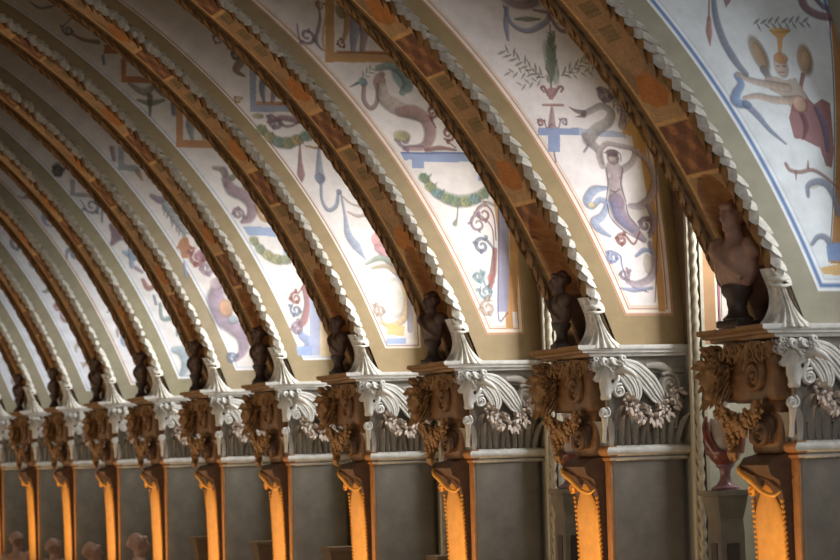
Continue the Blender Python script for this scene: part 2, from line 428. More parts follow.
s.stroke([(788, 88), (766, 84), (750, 80), (738, 74)], [9, 8, 6, 5], (180, 160, 148)); s.stroke([(800, 100), (776, 100), (758, 96), (744, 98)], [9, 8, 6, 4], (186, 162, 148))
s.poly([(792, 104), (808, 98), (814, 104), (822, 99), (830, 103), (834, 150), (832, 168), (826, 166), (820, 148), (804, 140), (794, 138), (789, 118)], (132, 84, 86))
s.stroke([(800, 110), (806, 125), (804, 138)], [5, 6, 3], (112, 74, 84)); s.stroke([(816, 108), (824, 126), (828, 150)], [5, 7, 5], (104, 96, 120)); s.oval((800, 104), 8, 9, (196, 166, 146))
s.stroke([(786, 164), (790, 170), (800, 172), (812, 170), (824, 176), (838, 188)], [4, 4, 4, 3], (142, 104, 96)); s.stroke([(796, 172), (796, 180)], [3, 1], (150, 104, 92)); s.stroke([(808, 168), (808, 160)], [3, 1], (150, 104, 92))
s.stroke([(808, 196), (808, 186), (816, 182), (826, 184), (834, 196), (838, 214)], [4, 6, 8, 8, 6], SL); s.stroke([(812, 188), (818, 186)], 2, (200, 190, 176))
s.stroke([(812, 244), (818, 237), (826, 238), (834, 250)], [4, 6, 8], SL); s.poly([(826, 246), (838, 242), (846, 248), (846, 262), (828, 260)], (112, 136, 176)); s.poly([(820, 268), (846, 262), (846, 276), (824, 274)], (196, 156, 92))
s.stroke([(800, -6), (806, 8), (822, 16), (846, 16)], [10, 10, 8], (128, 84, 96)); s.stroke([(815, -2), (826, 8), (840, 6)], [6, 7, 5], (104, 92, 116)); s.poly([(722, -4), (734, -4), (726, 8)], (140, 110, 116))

# B: swan-necked dragon and mermaid
s = sheet(1, 5.2, .0125, 340, (146, 124, 90), (226, 214, 212), WARM, .42, .93, .26, (.10, .11, (206, 154, 98)))
s.oval((520, -2), 22, 13, (160, 132, 146)); s.oval((520, -3), 14, 7, (198, 168, 172)); s.oval((548, 4), 5, 6, (168, 86, 72)); s.stroke([(534, 10), (548, 12), (562, 10)], [3, 4, 2], MV)
s.stroke([(504, 6), (512, 24), (528, 31), (546, 22), (549, 14)], [3, 5, 6, 4], (152, 150, 176)); s.stroke([(550, 16), (560, 30), (575, 30), (585, 26)], [4, 5, 4], MV)
s.stroke([(507, 8), (506, 24), (508, 40)], [4, 6, 3], (150, 150, 176)); s.stroke([(515, 19), (527, 19), (540, 19)], [2, 6, 2], GR); s.stroke([(563, 19), (576, 18)], [4, 2], GR)
s.stroke([(550, 24), (551, 90)], [1.5, 2], (116, 112, 100))
for k in range(9): s.sprigs((551, 84 - k*5), (551, 74 - k*5), 6, 9 - abs(k - 3)*.6, (126, 132, 116), .8, 2.6, k)
s.oval((551, 62), 7, 24, (132, 138, 120), 0, .6)
s.sprigs((546, 78), (504, 50), 15, 9, (128, 122, 100), 1.0, 1.8, 21); s.sprigs((542, 74), (508, 72), 9, 7, (136, 128, 108), 1, 1.6, 22); s.sprigs((542, 80), (520, 86), 6, 7, (146, 138, 116), 1, 1.6, 29)
s.sprigs((557, 78), (592, 56), 13, 9, (140, 132, 106), 1.0, 1.8, 23); s.sprigs((560, 76), (594, 70), 9, 7, (146, 138, 110), 1, 1.6, 24)
s.stroke([(544, 92), (541, 88), (544, 87), (549, 96), (553, 96), (559, 87), (563, 88), (561, 92)], [2, 3, 3, 3, 2], RD); s.poly([(547, 88), (556, 88), (553, 100), (549, 100)], (166, 126, 124))
s.stroke([(543, 105), (563, 105)], 2.5, (176, 116, 104)); s.stroke([(552, 108), (552, 126)], [3, 8], (166, 128, 124)); s.scroll((541, 123), 4, RD, 1, 0, 2, [(552, 124), (547, 128)]); s.scroll((564, 122), 4, MV, -1, 3.1, 2, [(552, 124), (558, 128)])
s.poly([(538, 128), (579, 128), (579, 135), (560, 135), (560, 152), (548, 152), (548, 135), (538, 135)], BL); s.stroke([(554, 152), (556, 162)], 2, MV)
s.poly([(579, 128), (626, 132), (626, 138), (579, 135)], (168, 170, 188)); s.poly([(626, 118), (656, 116), (656, 146), (634, 150), (632, 136), (622, 134)], (212, 160, 92))
s.stroke([(588, 140), (596, 130), (608, 122), (611, 112), (602, 106), (592, 110), (584, 114)], [12, 11, 9, 7, 6, 6], (168, 156, 150)); s.stroke([(584, 113), (576, 111), (569, 107)], [6, 4, 1], (126, 92, 100)); s.stroke([(584, 116), (576, 117)], [4, 1], (128, 90, 98))
s.scroll((606, 95), 7, MV, 1, 2, 5, [(622, 124), (626, 112), (621, 100)]); s.stroke([(612, 92), (622, 100), (626, 112), (622, 126)], [9, 13, 12, 8], (186, 162, 164)); s.sprigs((610, 98), (626, 118), 8, 8, (150, 124, 134), .8, 2, 31)
s.stroke([(585, 136), (592, 144), (598, 150), (602, 162)], [7, 9, 8, 6], (156, 142, 142)); s.stroke([(588, 146), (584, 152)], [3, 2], MV)
s.stroke([(602, 166), (599, 154), (606, 144), (620, 146), (634, 150), (632, 162), (622, 170)], [6, 6, 5, 5, 6, 7], (178, 158, 154))
s.oval((613, 158), 7, 7, (112, 90, 92)); s.oval((613, 160), 4.5, 5.5, (190, 166, 158)); s.stroke([(614, 170), (615, 184), (617, 200)], [18, 14, 17], (172, 150, 152)); s.oval((610, 176), 3, 3, (190, 166, 164)); s.oval((619, 176), 3, 3, (190, 166, 164))
s.stroke([(616, 202), (620, 216), (632, 228), (644, 240)], [17, 16, 12, 6], (142, 120, 140)); s.scroll((622, 240), 6, RD, 1, .6, 3.5, [(640, 232), (634, 244)]); s.scroll((645, 225), 8, MV, 1, 5, 4)
s.stroke([(606, 188), (594, 190), (587, 200), (592, 206), (600, 200), (607, 204), (602, 216), (594, 222), (600, 230), (610, 236)], [4, 9, 9, 6, 6, 7, 9, 7, 3], (146, 158, 186)); s.oval((592, 205), 4, 3, (216, 196, 140))
s.stroke([(634, 150), (648, 162), (655, 180), (650, 198), (640, 206), (630, 206)], [5, 8, 9, 8, 5], (192, 170, 176)); s.stroke([(648, 206), (654, 222), (650, 236)], [5, 7, 4], (160, 140, 160))
s.scroll((613, 257), 6, BL, 1, 2, 3, [(628, 282), (622, 266), (620, 256)]); s.scroll((624, 274), 6, MV, -1, 1, 3, [(648, 292), (632, 286)]); s.stroke([(650, 244), (655, 262), (650, 278), (638, 284), (628, 282)], [6, 8, 7, 5], (168, 148, 158)); s.oval((648, 264), 5, 10, (196, 176, 160)); s.stroke([(636, 256), (644, 250), (652, 252)], [3, 5, 3], BL); s.stroke([(620, 288), (634, 290), (652, 288)], [2, 5, 3], (138, 142, 172))
for q in ([(606, 168), (608, 184), (606, 201)], [(623, 168), (621, 184), (626, 202)], [(607, 204), (611, 218), (624, 231), (642, 241)], [(626, 204), (629, 216), (640, 229)], [(610, 190), (615, 192), (620, 189)], [(604, 153), (612, 150), (620, 154), (621, 162)], [(611, 163), (615, 164)]):
    s.stroke(q, [1.2, 1.6, 1], (92, 72, 84), .75, shade=0)
s.stroke([(614, 204), (619, 218), (632, 230)], [6, 7, 4], (126, 132, 172), .6); s.oval((612, 153), 7, 4, (104, 82, 84), 0, .85)
s.stroke([(655, 150), (655, 302)], 1.5, (128, 84, 64), .7, shade=0)

# C: standing legs in a square frame, crane-necked dragon, blue shelf, garland
s = sheet(2, 5.6, .0140, 330, (148, 127, 96), (224, 213, 208), WARM, .42, .83, .25, (.16, .12, (196, 146, 92)))
s.poly([(325, -8), (334, -8), (334, 52), (440, 52), (440, 63), (325, 62)], (190, 140, 84)); s.stroke([(329, -8), (329, 57), (420, 57)], 2, (214, 170, 116), shade=0); s.stroke([(338, 52), (405, 53)], [3, 4], (176, 116, 84))
s.stroke([(364, -10), (358, 14), (354, 34), (353, 50)], [18, 16, 9, 5], (146, 148, 170)); s.stroke([(356, -10), (364, 14), (364, 34), (362, 50)], [16, 14, 8, 5], (160, 140, 148)); s.stroke([(346, 8), (347, 26), (343, 42)], [5, 6, 3], OC); s.scroll((342, 44), 5, RD, 1, 1, 2); s.oval((340, 12), 5, 8, (156, 136, 96)); s.scroll((394, 48), 6, TN, 1, 1, 4)
s.scroll((307, 36), 9, MV, 1, 3.4, 3, [(297, 24)]); s.stroke([(318, 0), (320, 20), (316, 40), (322, 50)], [2, 3, 4, 2], MV); s.scroll((320, 6), 5, OC, 1, 0, 2)
s.oval((402, 79), 9, 15, (126, 150, 146), 20); s.stroke([(378, 68), (390, 66), (402, 72), (408, 84), (402, 93)], [6, 9, 11, 10, 6], (134, 154, 150)); s.oval((363, 82), 4.5, 5, (114, 140, 144)); s.stroke([(358, 83), (350, 87)], [3, 1], (96, 90, 100))
s.stroke([(364, 86), (364, 100), (370, 108), (376, 104), (378, 92), (376, 82), (382, 74)], [4, 5, 5, 4, 5, 6, 6], (160, 126, 122)); s.sprigs((362, 78), (372, 68), 6, 7, (150, 156, 140), 1, 1.5, 41)
s.oval((380, 80), 6, 7, (186, 150, 140)); s.stroke([(382, 86), (384, 98), (394, 106), (408, 112), (424, 118)], [9, 14, 17, 14, 10], (196, 176, 162)); s.stroke([(400, 112), (414, 112), (426, 120), (430, 134), (424, 146), (404, 149)], [10, 15, 14, 12, 8, 4], (164, 126, 122)); s.scroll((404, 140), 8, MV, -1, 5.4, 4, [(424, 147)]); s.stroke([(426, 150), (440, 148), (456, 150)], [4, 5, 2], RD)
s.scroll((432, 112), 6, RD, 1, 4, 3, [(436, 128)]); s.scroll((448, 134), 7, RD, 1, 4, 3, [(456, 148)]); s.oval((402, 136), 9, 6, (176, 166, 120))
s.poly([(400, 152), (472, 152), (484, 161), (478, 163), (491, 163), (491, 182), (478, 181), (478, 162), (424, 162), (424, 168), (412, 168), (412, 160), (404, 160)], (136, 150, 186)); s.stroke([(402, 153), (474, 153)], 2, (108, 116, 160), shade=0)
s.stroke([(423, 176), (436, 192), (456, 201), (476, 198), (491, 186)], [6, 11, 13, 11, 6], (140, 144, 116))
for k, (x, y) in enumerate(((424, 178), (430, 187), (438, 194), (447, 199), (456, 202), (466, 202), (475, 199), (484, 194), (490, 187))):
    s.oval((x, y), 6, 5, [(132, 142, 108), (170, 162, 106), (122, 146, 150), (150, 152, 120)][k % 4]); s.sprigs((x - 5, y), (x + 5, y), 5, 6, (112, 128, 112), 1.2, 1.6, 50 + k)
s.stroke([(458, 206), (457, 218), (455, 224)], [1.5, 1.5, 5], GR)
s.scroll((484, 214), 9, RD, 1, .8, 2.5, [(496, 240), (494, 218)]); s.scroll((478, 224), 9, MV, 1, .8, 2.5, [(494, 248), (492, 228)]); s.stroke([(495, 206), (486, 203), (476, 212), (472, 222)], [2, 4, 3, 2], (170, 148, 146)); s.scroll((482, 246), 8, SL, 1, .5, 3.5, [(494, 276), (494, 252)]); s.scroll((478, 276), 6, (122, 146, 150), -1, 1, 3.5, [(494, 282), (486, 286)]); s.stroke([(495, 250), (493, 272), (490, 288)], [5, 7, 5], RD); s.scroll((486, 292), 7, (124, 146, 156), 1, 2.4, 3.5); s.scroll((488, 308), 8, TN, 1, 1, 4); s.oval((490, 278), 3, 4, (176, 110, 110))
s.poly([(498, 198), (508, 198), (508, 312), (498, 312)], (148, 146, 172)); s.poly([(508, 186), (517, 190), (517, 312), (508, 312)], (198, 146, 92)); s.stroke([(498, 200), (498, 313), (508, 313)], 1.5, (104, 96, 130), .8, shade=0)

# D: pendants, blue feather, pink figure
s = sheet(3, 7.2, .0155, 320, (150, 128, 95), (222, 212, 208), MAROON, .42, .84, .25, None)
s.poly([(249, 58), (256, 62), (256, 104), (300, 104), (300, 112), (250, 112)], (146, 152, 172)); s.stroke([(258, 103), (290, 104)], 4, (196, 136, 92), shade=0); s.stroke([(266, 70), (262, 88), (264, 102)], [7, 6, 3], SL); s.stroke([(274, 74), (274, 92), (272, 102)], [7, 6, 3], MV)
s.stroke([(228, 48), (236, 50), (241, 60), (236, 70), (244, 76)], [3, 7, 9, 7, 3], (144, 108, 84)); s.scroll((236, 56), 5, (96, 96, 100), 1, 0, 3); s.scroll((218, 40), 6, MV, 1, 0, 2); s.scroll((238, 100), 4, OC, 1, 0, 2)
s.scroll((276, 122), 7, MV, 1, 2, 4, [(304, 116), (296, 124), (284, 126)]); s.stroke([(268, 122), (282, 118), (300, 120), (306, 112)], [3, 6, 7, 3], (146, 110, 118)); s.oval((258, 116), 6, 3, (184, 160, 110))
s.stroke([(260, 128), (274, 140), (288, 143), (308, 135)], [6, 11, 12, 6], (146, 142, 114))
for k, (x, y) in enumerate(((262, 130), (270, 137), (279, 142), (288, 143), (297, 140), (306, 136))):
    s.oval((x, y), 6, 6, [(142, 142, 110), (176, 150, 112), (122, 144, 138)][k % 3]); s.sprigs((x - 4, y), (x + 5, y), 4, 6, (120, 128, 106), 1.2, 1.5, 70 + k)
s.stroke([(306, 146), (320, 148), (330, 142)], [2, 3, 2], OC); s.stroke([(300, 144), (300, 160), (301, 174), (302, 182)], [1.5, 4, 8, 1], (150, 100, 104)); s.stroke([(319, 144), (319, 160), (320, 178), (321, 184)], [1.5, 5, 10, 2], (142, 148, 164)); s.oval((320, 178), 5, 5, (126, 132, 150))
s.stroke([(321, 184), (322, 200), (328, 210), (336, 206), (338, 194)], [3, 3, 4, 4, 3], (136, 144, 160)); s.oval((339, 192), 3, 3, SL); s.stroke([(341, 194), (345, 216), (348, 234), (356, 246), (366, 260)], [2, 3, 7, 9, 1], (146, 156, 180)); s.stroke([(342, 196), (352, 204), (368, 208)], [1.5, 2, 2], TN); s.stroke([(348, 212), (358, 216), (372, 214)], [2, 3, 2], (196, 164, 160))
s.oval((378, 240), 7, 8, (204, 146, 146)); s.stroke([(378, 248), (388, 256), (396, 270), (404, 280)], [8, 12, 9, 4], (198, 142, 148)); s.stroke([(366, 264), (380, 258), (394, 264), (402, 276)], [3, 6, 6, 3], (150, 160, 146)); s.stroke([(372, 268), (386, 266), (396, 274)], [3, 5, 3], (176, 158, 130))
s.scroll((380, 310), 6, TN, 1, 2, 3, [(398, 322), (384, 324)]); s.oval((396, 298), 10, 20, (226, 216, 206), 0, .9); s.stroke([(380, 322), (392, 326), (404, 318), (407, 300), (402, 284)], [3, 6, 7, 6, 3], (212, 176, 132)); s.stroke([(398, 276), (408, 290), (410, 330)], [4, 5, 5], (176, 166, 190)); s.poly([(386, 324), (405, 326), (404, 336), (387, 335)], (214, 170, 112)); s.poly([(386, 338), (406, 338), (406, 344), (386, 344)], (146, 160, 196))

# E: blue shelf, garland, red and blue scrolls beside a blue strip
s = sheet(4, 7.4, .018, 300, (146, 128, 98), (214, 206, 202), PALE, .42, .88, .27, (.12, .10, (192, 150, 104)))
s.poly([(121, 58), (126, 60), (126, 76), (158, 78), (158, 84), (121, 82)], (176, 112, 66)); s.poly([(176, 102), (183, 106), (183, 140), (226, 140), (226, 148), (176, 147)], (180, 124, 76)); s.stroke([(192, 112), (190, 126), (192, 138)], [8, 8, 4], (150, 152, 150)); s.stroke([(202, 118), (204, 130), (204, 138)], [7, 7, 4], (168, 148, 130))
s.stroke([(130, 84), (144, 92), (156, 84)], [4, 8, 4], (156, 144, 132)); s.stroke([(154, 86), (164, 94), (172, 88)], [4, 7, 4], (150, 134, 126)); s.stroke([(138, 100), (150, 103), (164, 100)], [3, 7, 3], GR); s.stroke([(150, 96), (150, 116)], [6, 2], (96, 98, 84)); s.stroke([(172, 96), (174, 114)], [4, 5], SL)
s.scroll((68, 30), 6, SL, 1, 2, 2.4, [(72, 18)]); s.stroke([(72, 34), (84, 40), (98, 42)], [3, 4, 5], (150, 110, 98)); s.poly([(104, 44), (112, 46), (118, 54), (104, 54)], (164, 104, 72)); s.stroke([(30, 2), (40, 8), (54, 6)], [2, 3, 2], SL); s.stroke([(103, 56), (104, 64)], 3, SL)
s.stroke([(214, 168), (222, 170), (228, 178), (226, 186)], [4, 6, 6, 3], (160, 140, 132)); s.oval((224, 172), 4, 6, (150, 132, 130)); s.stroke([(226, 180), (232, 190), (244, 196), (252, 206), (250, 218), (242, 222)], [9, 13, 13, 12, 8, 4], (146, 118, 130)); s.scroll((238, 214), 6, MV, 1, 5.4, 3.5); s.stroke([(232, 178), (240, 170)], [6, 3], GR); s.stroke([(256, 206), (262, 218), (270, 222)], [3, 5, 3], OC)
s.poly([(242, 226), (282, 228), (282, 237), (248, 235)], (142, 158, 190)); s.poly([(283, 238), (292, 240), (292, 256), (283, 254)], (142, 158, 190))
s.stroke([(252, 239), (266, 254), (280, 260), (294, 255)], [5, 9, 10, 5], (156, 152, 120))
for k, (x, y) in enumerate(((254, 241), (260, 249), (268, 255), (277, 259), (286, 260), (293, 256))): s.oval((x, y), 5, 5, [(160, 156, 116), (142, 146, 124), (176, 164, 122)][k % 3]); s.sprigs((x - 4, y), (x + 4, y), 4, 5, (128, 130, 106), 1.2, 1.4, 90 + k)
s.stroke([(300, 258), (306, 272), (306, 284)], [2, 4, 3], MV); s.scroll((296, 298), 6, RD, 1, 1, 3, [(304, 284)]); s.scroll((296, 310), 6, SL, 1, 2, 3); s.stroke([(304, 288), (307, 304), (304, 320), (300, 326)], [5, 6, 8, 5], (152, 92, 96)); s.scroll((298, 328), 6, MV, 1, 1, 4); s.stroke([(302, 336), (310, 344), (302, 352)], [8, 10, 6], (132, 146, 186)); s.poly([(309, 280), (320, 284), (320, 356), (309, 356)], (160, 164, 190)); s.poly([(296, 346), (312, 346), (312, 356), (298, 356)], (140, 156, 196)); s.poly([(320, 316), (330, 320), (330, 356), (320, 356)], (206, 182, 150))

# F: purple flower, brown urn, mauve sea-tail
s = sheet(5, 7.6, .022, 280, (142, 127, 102), (206, 197, 194), PALE, .40, .85, .27, (.06, .14, (186, 144, 100)))
s.poly([(118, 146), (124, 148), (124, 164), (140, 166), (140, 172), (118, 170)], (140, 146, 150)); s.stroke([(138, 172), (142, 180)], [6, 2], (168, 132, 106)); s.stroke([(112, 148), (114, 160)], [5, 4], MV)
s.stroke([(152, 196), (160, 200), (168, 198)], [5, 8, 4], (128, 108, 132)); s.sprigs((162, 198), (186, 236), 18, 10, (136, 140, 140), .9, 2.4, 101); s.stroke([(164, 204), (174, 218), (184, 232)], [5, 7, 5], (150, 152, 156)); s.poly([(181, 238), (188, 238), (190, 246), (198, 248), (190, 250), (188, 258), (182, 258), (180, 250), (176, 248)], (160, 108, 76))
s.scroll((198, 258), 8, RD, 1, 2, 4, [(190, 246)]); s.scroll((206, 268), 7, MV, -1, 1, 4); s.oval((200, 256), 4, 6, (156, 110, 126)); s.stroke([(184, 262), (186, 276)], [2, 3], BL)
s.stroke([(218, 284), (216, 300), (222, 316), (232, 326), (242, 336), (243, 350), (236, 360)], [10, 18, 20, 16, 14, 9, 4], (142, 120, 140)); s.oval((226, 308), 7, 9, (188, 146, 110)); s.scroll((232, 358), 5, SL, 1, 0, 3); s.oval((216, 284), 6, 6, (176, 156, 160)); s.stroke([(232, 320), (242, 320)], [8, 3], (150, 160, 166)); s.stroke([(236, 296), (244, 300)], [3, 4], MV)

# G
s = sheet(6, 7.7, .024, 260, (136, 127, 102), (204, 198, 198), PALE, .40, .85, .27, None)
s.oval((58, 170), 5, 8, (92, 84, 84)); s.scroll((58, 172), 6, (96, 84, 84), 1, 0, 3); s.poly([(70, 178), (75, 180), (75, 192), (92, 194), (92, 198), (70, 196)], (136, 136, 136)); s.scroll((92, 206), 8, SL, 1, 3, 2.4, [(80, 200)]); s.stroke([(102, 210), (102, 222)], 2, SL)
s.stroke([(112, 226), (116, 236), (112, 244)], [6, 10, 4], (120, 92, 100)); s.scroll((122, 236), 5, MV, 1, 0, 3); s.stroke([(124, 252), (134, 256), (144, 256)], [4, 9, 4], (142, 164, 184)); s.stroke([(130, 248), (132, 266)], [4, 5], (142, 158, 184)); s.stroke([(136, 268), (142, 272)], [4, 3], MV)
s.stroke([(143, 280), (148, 288), (156, 286)], [4, 6, 2], RD); s.stroke([(154, 296), (156, 304)], [3, 3], SL); s.stroke([(160, 304), (162, 318), (170, 318), (176, 312)], [3, 4, 5, 3], (112, 132, 126)); s.stroke([(178, 320), (177, 336)], [5, 2], (110, 136, 134)); s.stroke([(174, 350), (182, 352), (186, 364), (182, 374)], [6, 10, 9, 5], (142, 160, 172))
# H .. K, soft with distance
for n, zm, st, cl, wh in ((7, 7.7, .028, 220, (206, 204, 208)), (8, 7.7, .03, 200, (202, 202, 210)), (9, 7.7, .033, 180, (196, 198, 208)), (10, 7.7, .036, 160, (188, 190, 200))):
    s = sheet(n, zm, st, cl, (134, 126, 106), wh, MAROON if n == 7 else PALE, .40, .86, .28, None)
    rr = random.Random(n*13 + 2)
    for k in range(26):
        z = .7 + k*.21; u = float(ua(z)) + .5 + rr.random()*max(.15, min(1.2, .7 - float(ua(z)) - .1)); col = [MV, SL, RD, BL, (132, 120, 128), GR, TN][rr.randrange(7)]
        if u > .8: continue
        a = rr.random()*6
        s.stroke([(u + .16*math.cos(a + t*.8*(1 if k % 2 else -1))*(1 - t*.11), z + .2*math.sin(a + t*.8*(1 if k % 2 else -1))*(1 - t*.11)) for t in range(6)], [.03, .10, .08, .04], col, .8, px=False)
        if k % 4 == 0: s.oval((u, z), .06, .09, col, a*57, .8, px=False)

FRESCO = ['white fresco of winged figure in red skirt, blue ruled border, at right',
          'white fresco of mermaid under swan-necked dragon and flowering vase, orange ruled border',
          'white fresco of crane-necked dragon woman over blue shelf and green garland',
          'white fresco of hanging drops, blue feather and pink figure, maroon ruled border',
          'white fresco of small brown frames, mauve tailed figure and blue shelf, pale ruled border',
          'white fresco of purple flower, brown urn and large mauve tail',
          'white fresco of dark wreath, grey frame and green ribbon, seventh vault face from the right',
          'narrow white fresco of mauve scrolls with maroon line, eighth vault face from the right',
          'narrow dim fresco with pale blue border, ninth vault face from the right',
          'narrow dim fresco, tenth vault face from the right, second from the left edge',
          'narrowest dim fresco at the left edge of the picture, farthest vault face']
ORD = ['nearest', 'second', 'third', 'fourth', 'fifth', 'sixth', 'seventh', 'eighth', 'ninth', 'tenth', 'farthest']
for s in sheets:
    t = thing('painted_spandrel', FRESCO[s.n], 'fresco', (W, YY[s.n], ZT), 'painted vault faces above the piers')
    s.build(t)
    # the plaster lip that returns to the window wall
    bm = bmesh.new(); v0 = []; 
    for z in np.linspace(0, 2.6, 12):
        v0.append([bm.verts.new((UW - .012, K*z*z, z)), bm.verts.new((UW - .012, -VJ - .01, z)), bm.verts.new((UW - .002, -VJ - .01, z)), bm.verts.new((UW - .002, K*z*z + .02, z))])
    for a, b in zip(v0, v0[1:]):
        for k in range(4): bm.faces.new((a[k], a[(k+1) % 4], b[(k+1) % 4], b[k]))
    mesh('plaster_return', bm, M['darkwall'], t)

# ------------------------------------------------------------------ vault ribs
def arc_pts(z0, z1, step):
    zs = np.linspace(z0, z1, 400); us = ua(zs); ys = K*zs**2
    P = np.stack([us, ys, zs], 1); s = np.concatenate([[0], np.cumsum(np.linalg.norm(np.diff(P, axis=0), axis=1))])
    k = np.arange(0, s[-1], step); return np.stack([np.interp(k, s, P[:, i]) for i in range(3)], 1)
ZR = 7.7
def frame_at(P, i):
    t = Vector(P[min(i+1, len(P)-1)] - P[max(i-1, 0)]).normalized()
    v = Vector((0, 1, 0)); v = (v - t*v.dot(t)).normalized()
    inn = t.cross(v)                      # square to the curve; make it point into the hall (down, -u)
    if inn.x > 0: inn = -inn
    return t, v, inn
def leaf(bm, base, t, out, side, L, wd, lift):
    """a pointed leaf lying along -t from base, tip lifted along out"""
    n = 4; rows = []
    for i in range(n + 1):
        f = i/n; hw = wd*.56*math.sin(math.pi*(.16 + .80*f))**.7 + .002
        c = base - t*(L*f) + out*(lift*(f**2) + .014*math.sin(f*math.pi))
        rows.append([bm.verts.new(c - side*hw), bm.verts.new(c + out*.016*(1 - f)), bm.verts.new(c + side*hw)])
    under = [bm.verts.new(r[1].co - out*.02) for r in rows]
    for i in range(n):
        a, b = rows[i], rows[i+1]
        for k in range(2): bm.faces.new((a[k], a[k+1], b[k+1], b[k]))
        bm.faces.new((a[0], b[0], under[i+1], under[i])); bm.faces.new((a[2], under[i], under[i+1], b[2]))
def moulding(z0, far, rad, rows, core=True):
    bm = bmesh.new(); off = RIBW if far else 0.0
    P = arc_pts(z0, ZR, .165); P[:, 1] += off
    P = P + np.array([list(frame_at(P, i)[2]*(.06 if not far else .02)) for i in range(len(P))])
    Q = [tuple(p) for p in P]
    if core: tube(bm, Q, rad*.45, 8, sm=0)
    for i in range(len(P)):
        t, v, inn = frame_at(P, i)
        out0 = (-v if not far else v)
        for k, a in enumerate(rows):
            a += R.uniform(-9, 9); d = (out0*math.cos(math.radians(a)) + inn*math.sin(math.radians(a))).normalized()
            sd = t.cross(d)
            j = R.uniform(.65, 1.35)
            leaf(bm, Vector(P[i]) + d*rad*.42 + t*(.165*(.5 if k % 2 else 0)), t, d, sd, .20*j, .13 if far else .11, rad*(.5 if far else .85)*j)
    return bm
# soffit: painted strip with a niche at its foot; plus the far flank of the rib
def soffit_mesh(var):
    zs = np.concatenate([np.linspace(0, 1.55, 60), np.linspace(1.57, ZR, 420)]); nc = 44
    vs = np.linspace(.06, RIBW - .05, nc)
    Vv, Zz = np.meshgrid(vs, zs)
    Uu = ua(Zz) - .01; Yy = Vv + K*Zz**2
    # niche: arch-topped hollow
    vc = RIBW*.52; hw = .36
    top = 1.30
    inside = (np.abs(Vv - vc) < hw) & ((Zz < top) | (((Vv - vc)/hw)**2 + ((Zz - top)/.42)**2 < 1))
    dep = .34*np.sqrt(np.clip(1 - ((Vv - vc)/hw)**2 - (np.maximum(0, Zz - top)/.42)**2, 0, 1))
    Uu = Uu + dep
    arcl = np.interp(Zz, zs, np.concatenate([[0], np.cumsum(np.hypot(np.diff(ua(zs)), np.diff(zs)))]))
    q = (arcl - 1.9 + var*.47)
    col = np.zeros(Vv.shape + (3,)); col[:] = lin(140, 114, 84)
    def put(mask, c, a=1.0): col[mask] = col[mask]*(1 - a) + np.array(lin(*c))*a
    e = np.minimum(Vv - .06, RIBW - .05 - Vv)
    put(e < .16, (122, 92, 58)); put((e > .15) & (e < .19), (206, 160, 104))
    mid = e > .19; per = 2.55; ph = np.mod(q, per)
    put(mid & (ph < .62), (132, 86, 56)); put(mid & (ph < .62) & (np.sin(ph*15)*np.sin(Vv*15) > .25), (112, 70, 46)); put(mid & (ph < .62) & (np.sin(ph*15)*np.sin(Vv*15) < -.55), (170, 112, 70)); put(mid & (np.abs(ph - .62) < .03), (206, 160, 104)); put(mid & (ph > per - .05), (206, 160, 104))
    tri = np.abs(Vv - vc)/.3
    put(mid & (ph > .65) & (ph < 1.0), (180, 142, 100)); put(mid & (ph > .8) & (ph < 1.45) & (tri < (1.45 - ph)/.45) & (tri < (ph - .72)/.2), (176, 110, 50))
    put(mid & (ph > 1.45 - .25*(1 - tri**2)) & (ph < 2.5), (166, 128, 90))
    for c in (1.75, 2.08, 2.40):
        m1 = (np.abs(ph - c) < .095) & (np.abs(Vv - vc) < .17); put(m1, (124, 100, 64)); put(m1 & (np.abs(np.mod(Vv*18, 1) - .5) < .2) & (np.abs(np.mod(ph*18, 1) - .5) < .3), (150, 122, 82))
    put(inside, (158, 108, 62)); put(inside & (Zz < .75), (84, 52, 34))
    rng = np.random.default_rng(var + 5); col *= (1 + .10*rng.standard_normal(Vv.shape))[..., None]
    r, c = Vv.shape
    co_ = np.stack([Uu, Yy, Zz], -1).reshape(-1, 3); idx = np.arange(r*c).reshape(r, c)
    f = np.stack([idx[:-1, :-1], idx[1:, :-1], idx[1:, 1:], idx[:-1, 1:]], -1).reshape(-1, 4)
    me = bpy.data.meshes.new('soffit'); me.from_pydata(co_.tolist(), [], f.tolist())
    at = me.color_attributes.new('paint', 'FLOAT_COLOR', 'POINT')
    at.data.foreach_set('color', np.concatenate([np.clip(col.reshape(-1, 3), 0, 1), np.ones((r*c, 1))], 1).astype(np.float32).ravel())
    me.materials.append(M['soffit']); return me
def flank():
    bm = bmesh.new(); rows = []
    for z in np.linspace(0, ZR, 60):
        u = float(ua(z)); y = K*z*z
        rows.append([bm.verts.new((u - .005, y + RIBW - .05, z)), bm.verts.new((UW - .004, y + RIBW - .05, z))])
    for a, b in zip(rows, rows[1:]): bm.faces.new((a[0], a[1], b[1], b[0]))
    # edge strips between leaves and soffit
    for v0, v1 in ((0, .07), (RIBW - .07, RIBW)):
        rows = []
        for z in np.linspace(0, ZR, 60):
            u = float(ua(z)); y = K*z*z; rows.append([bm.verts.new((u - .015, y + v0, z)), bm.verts.new((u - .015, y + v1, z))])
        for a, b in zip(rows, rows[1:]): bm.faces.new((a[0], a[1], b[1], b[0]))
    return bm
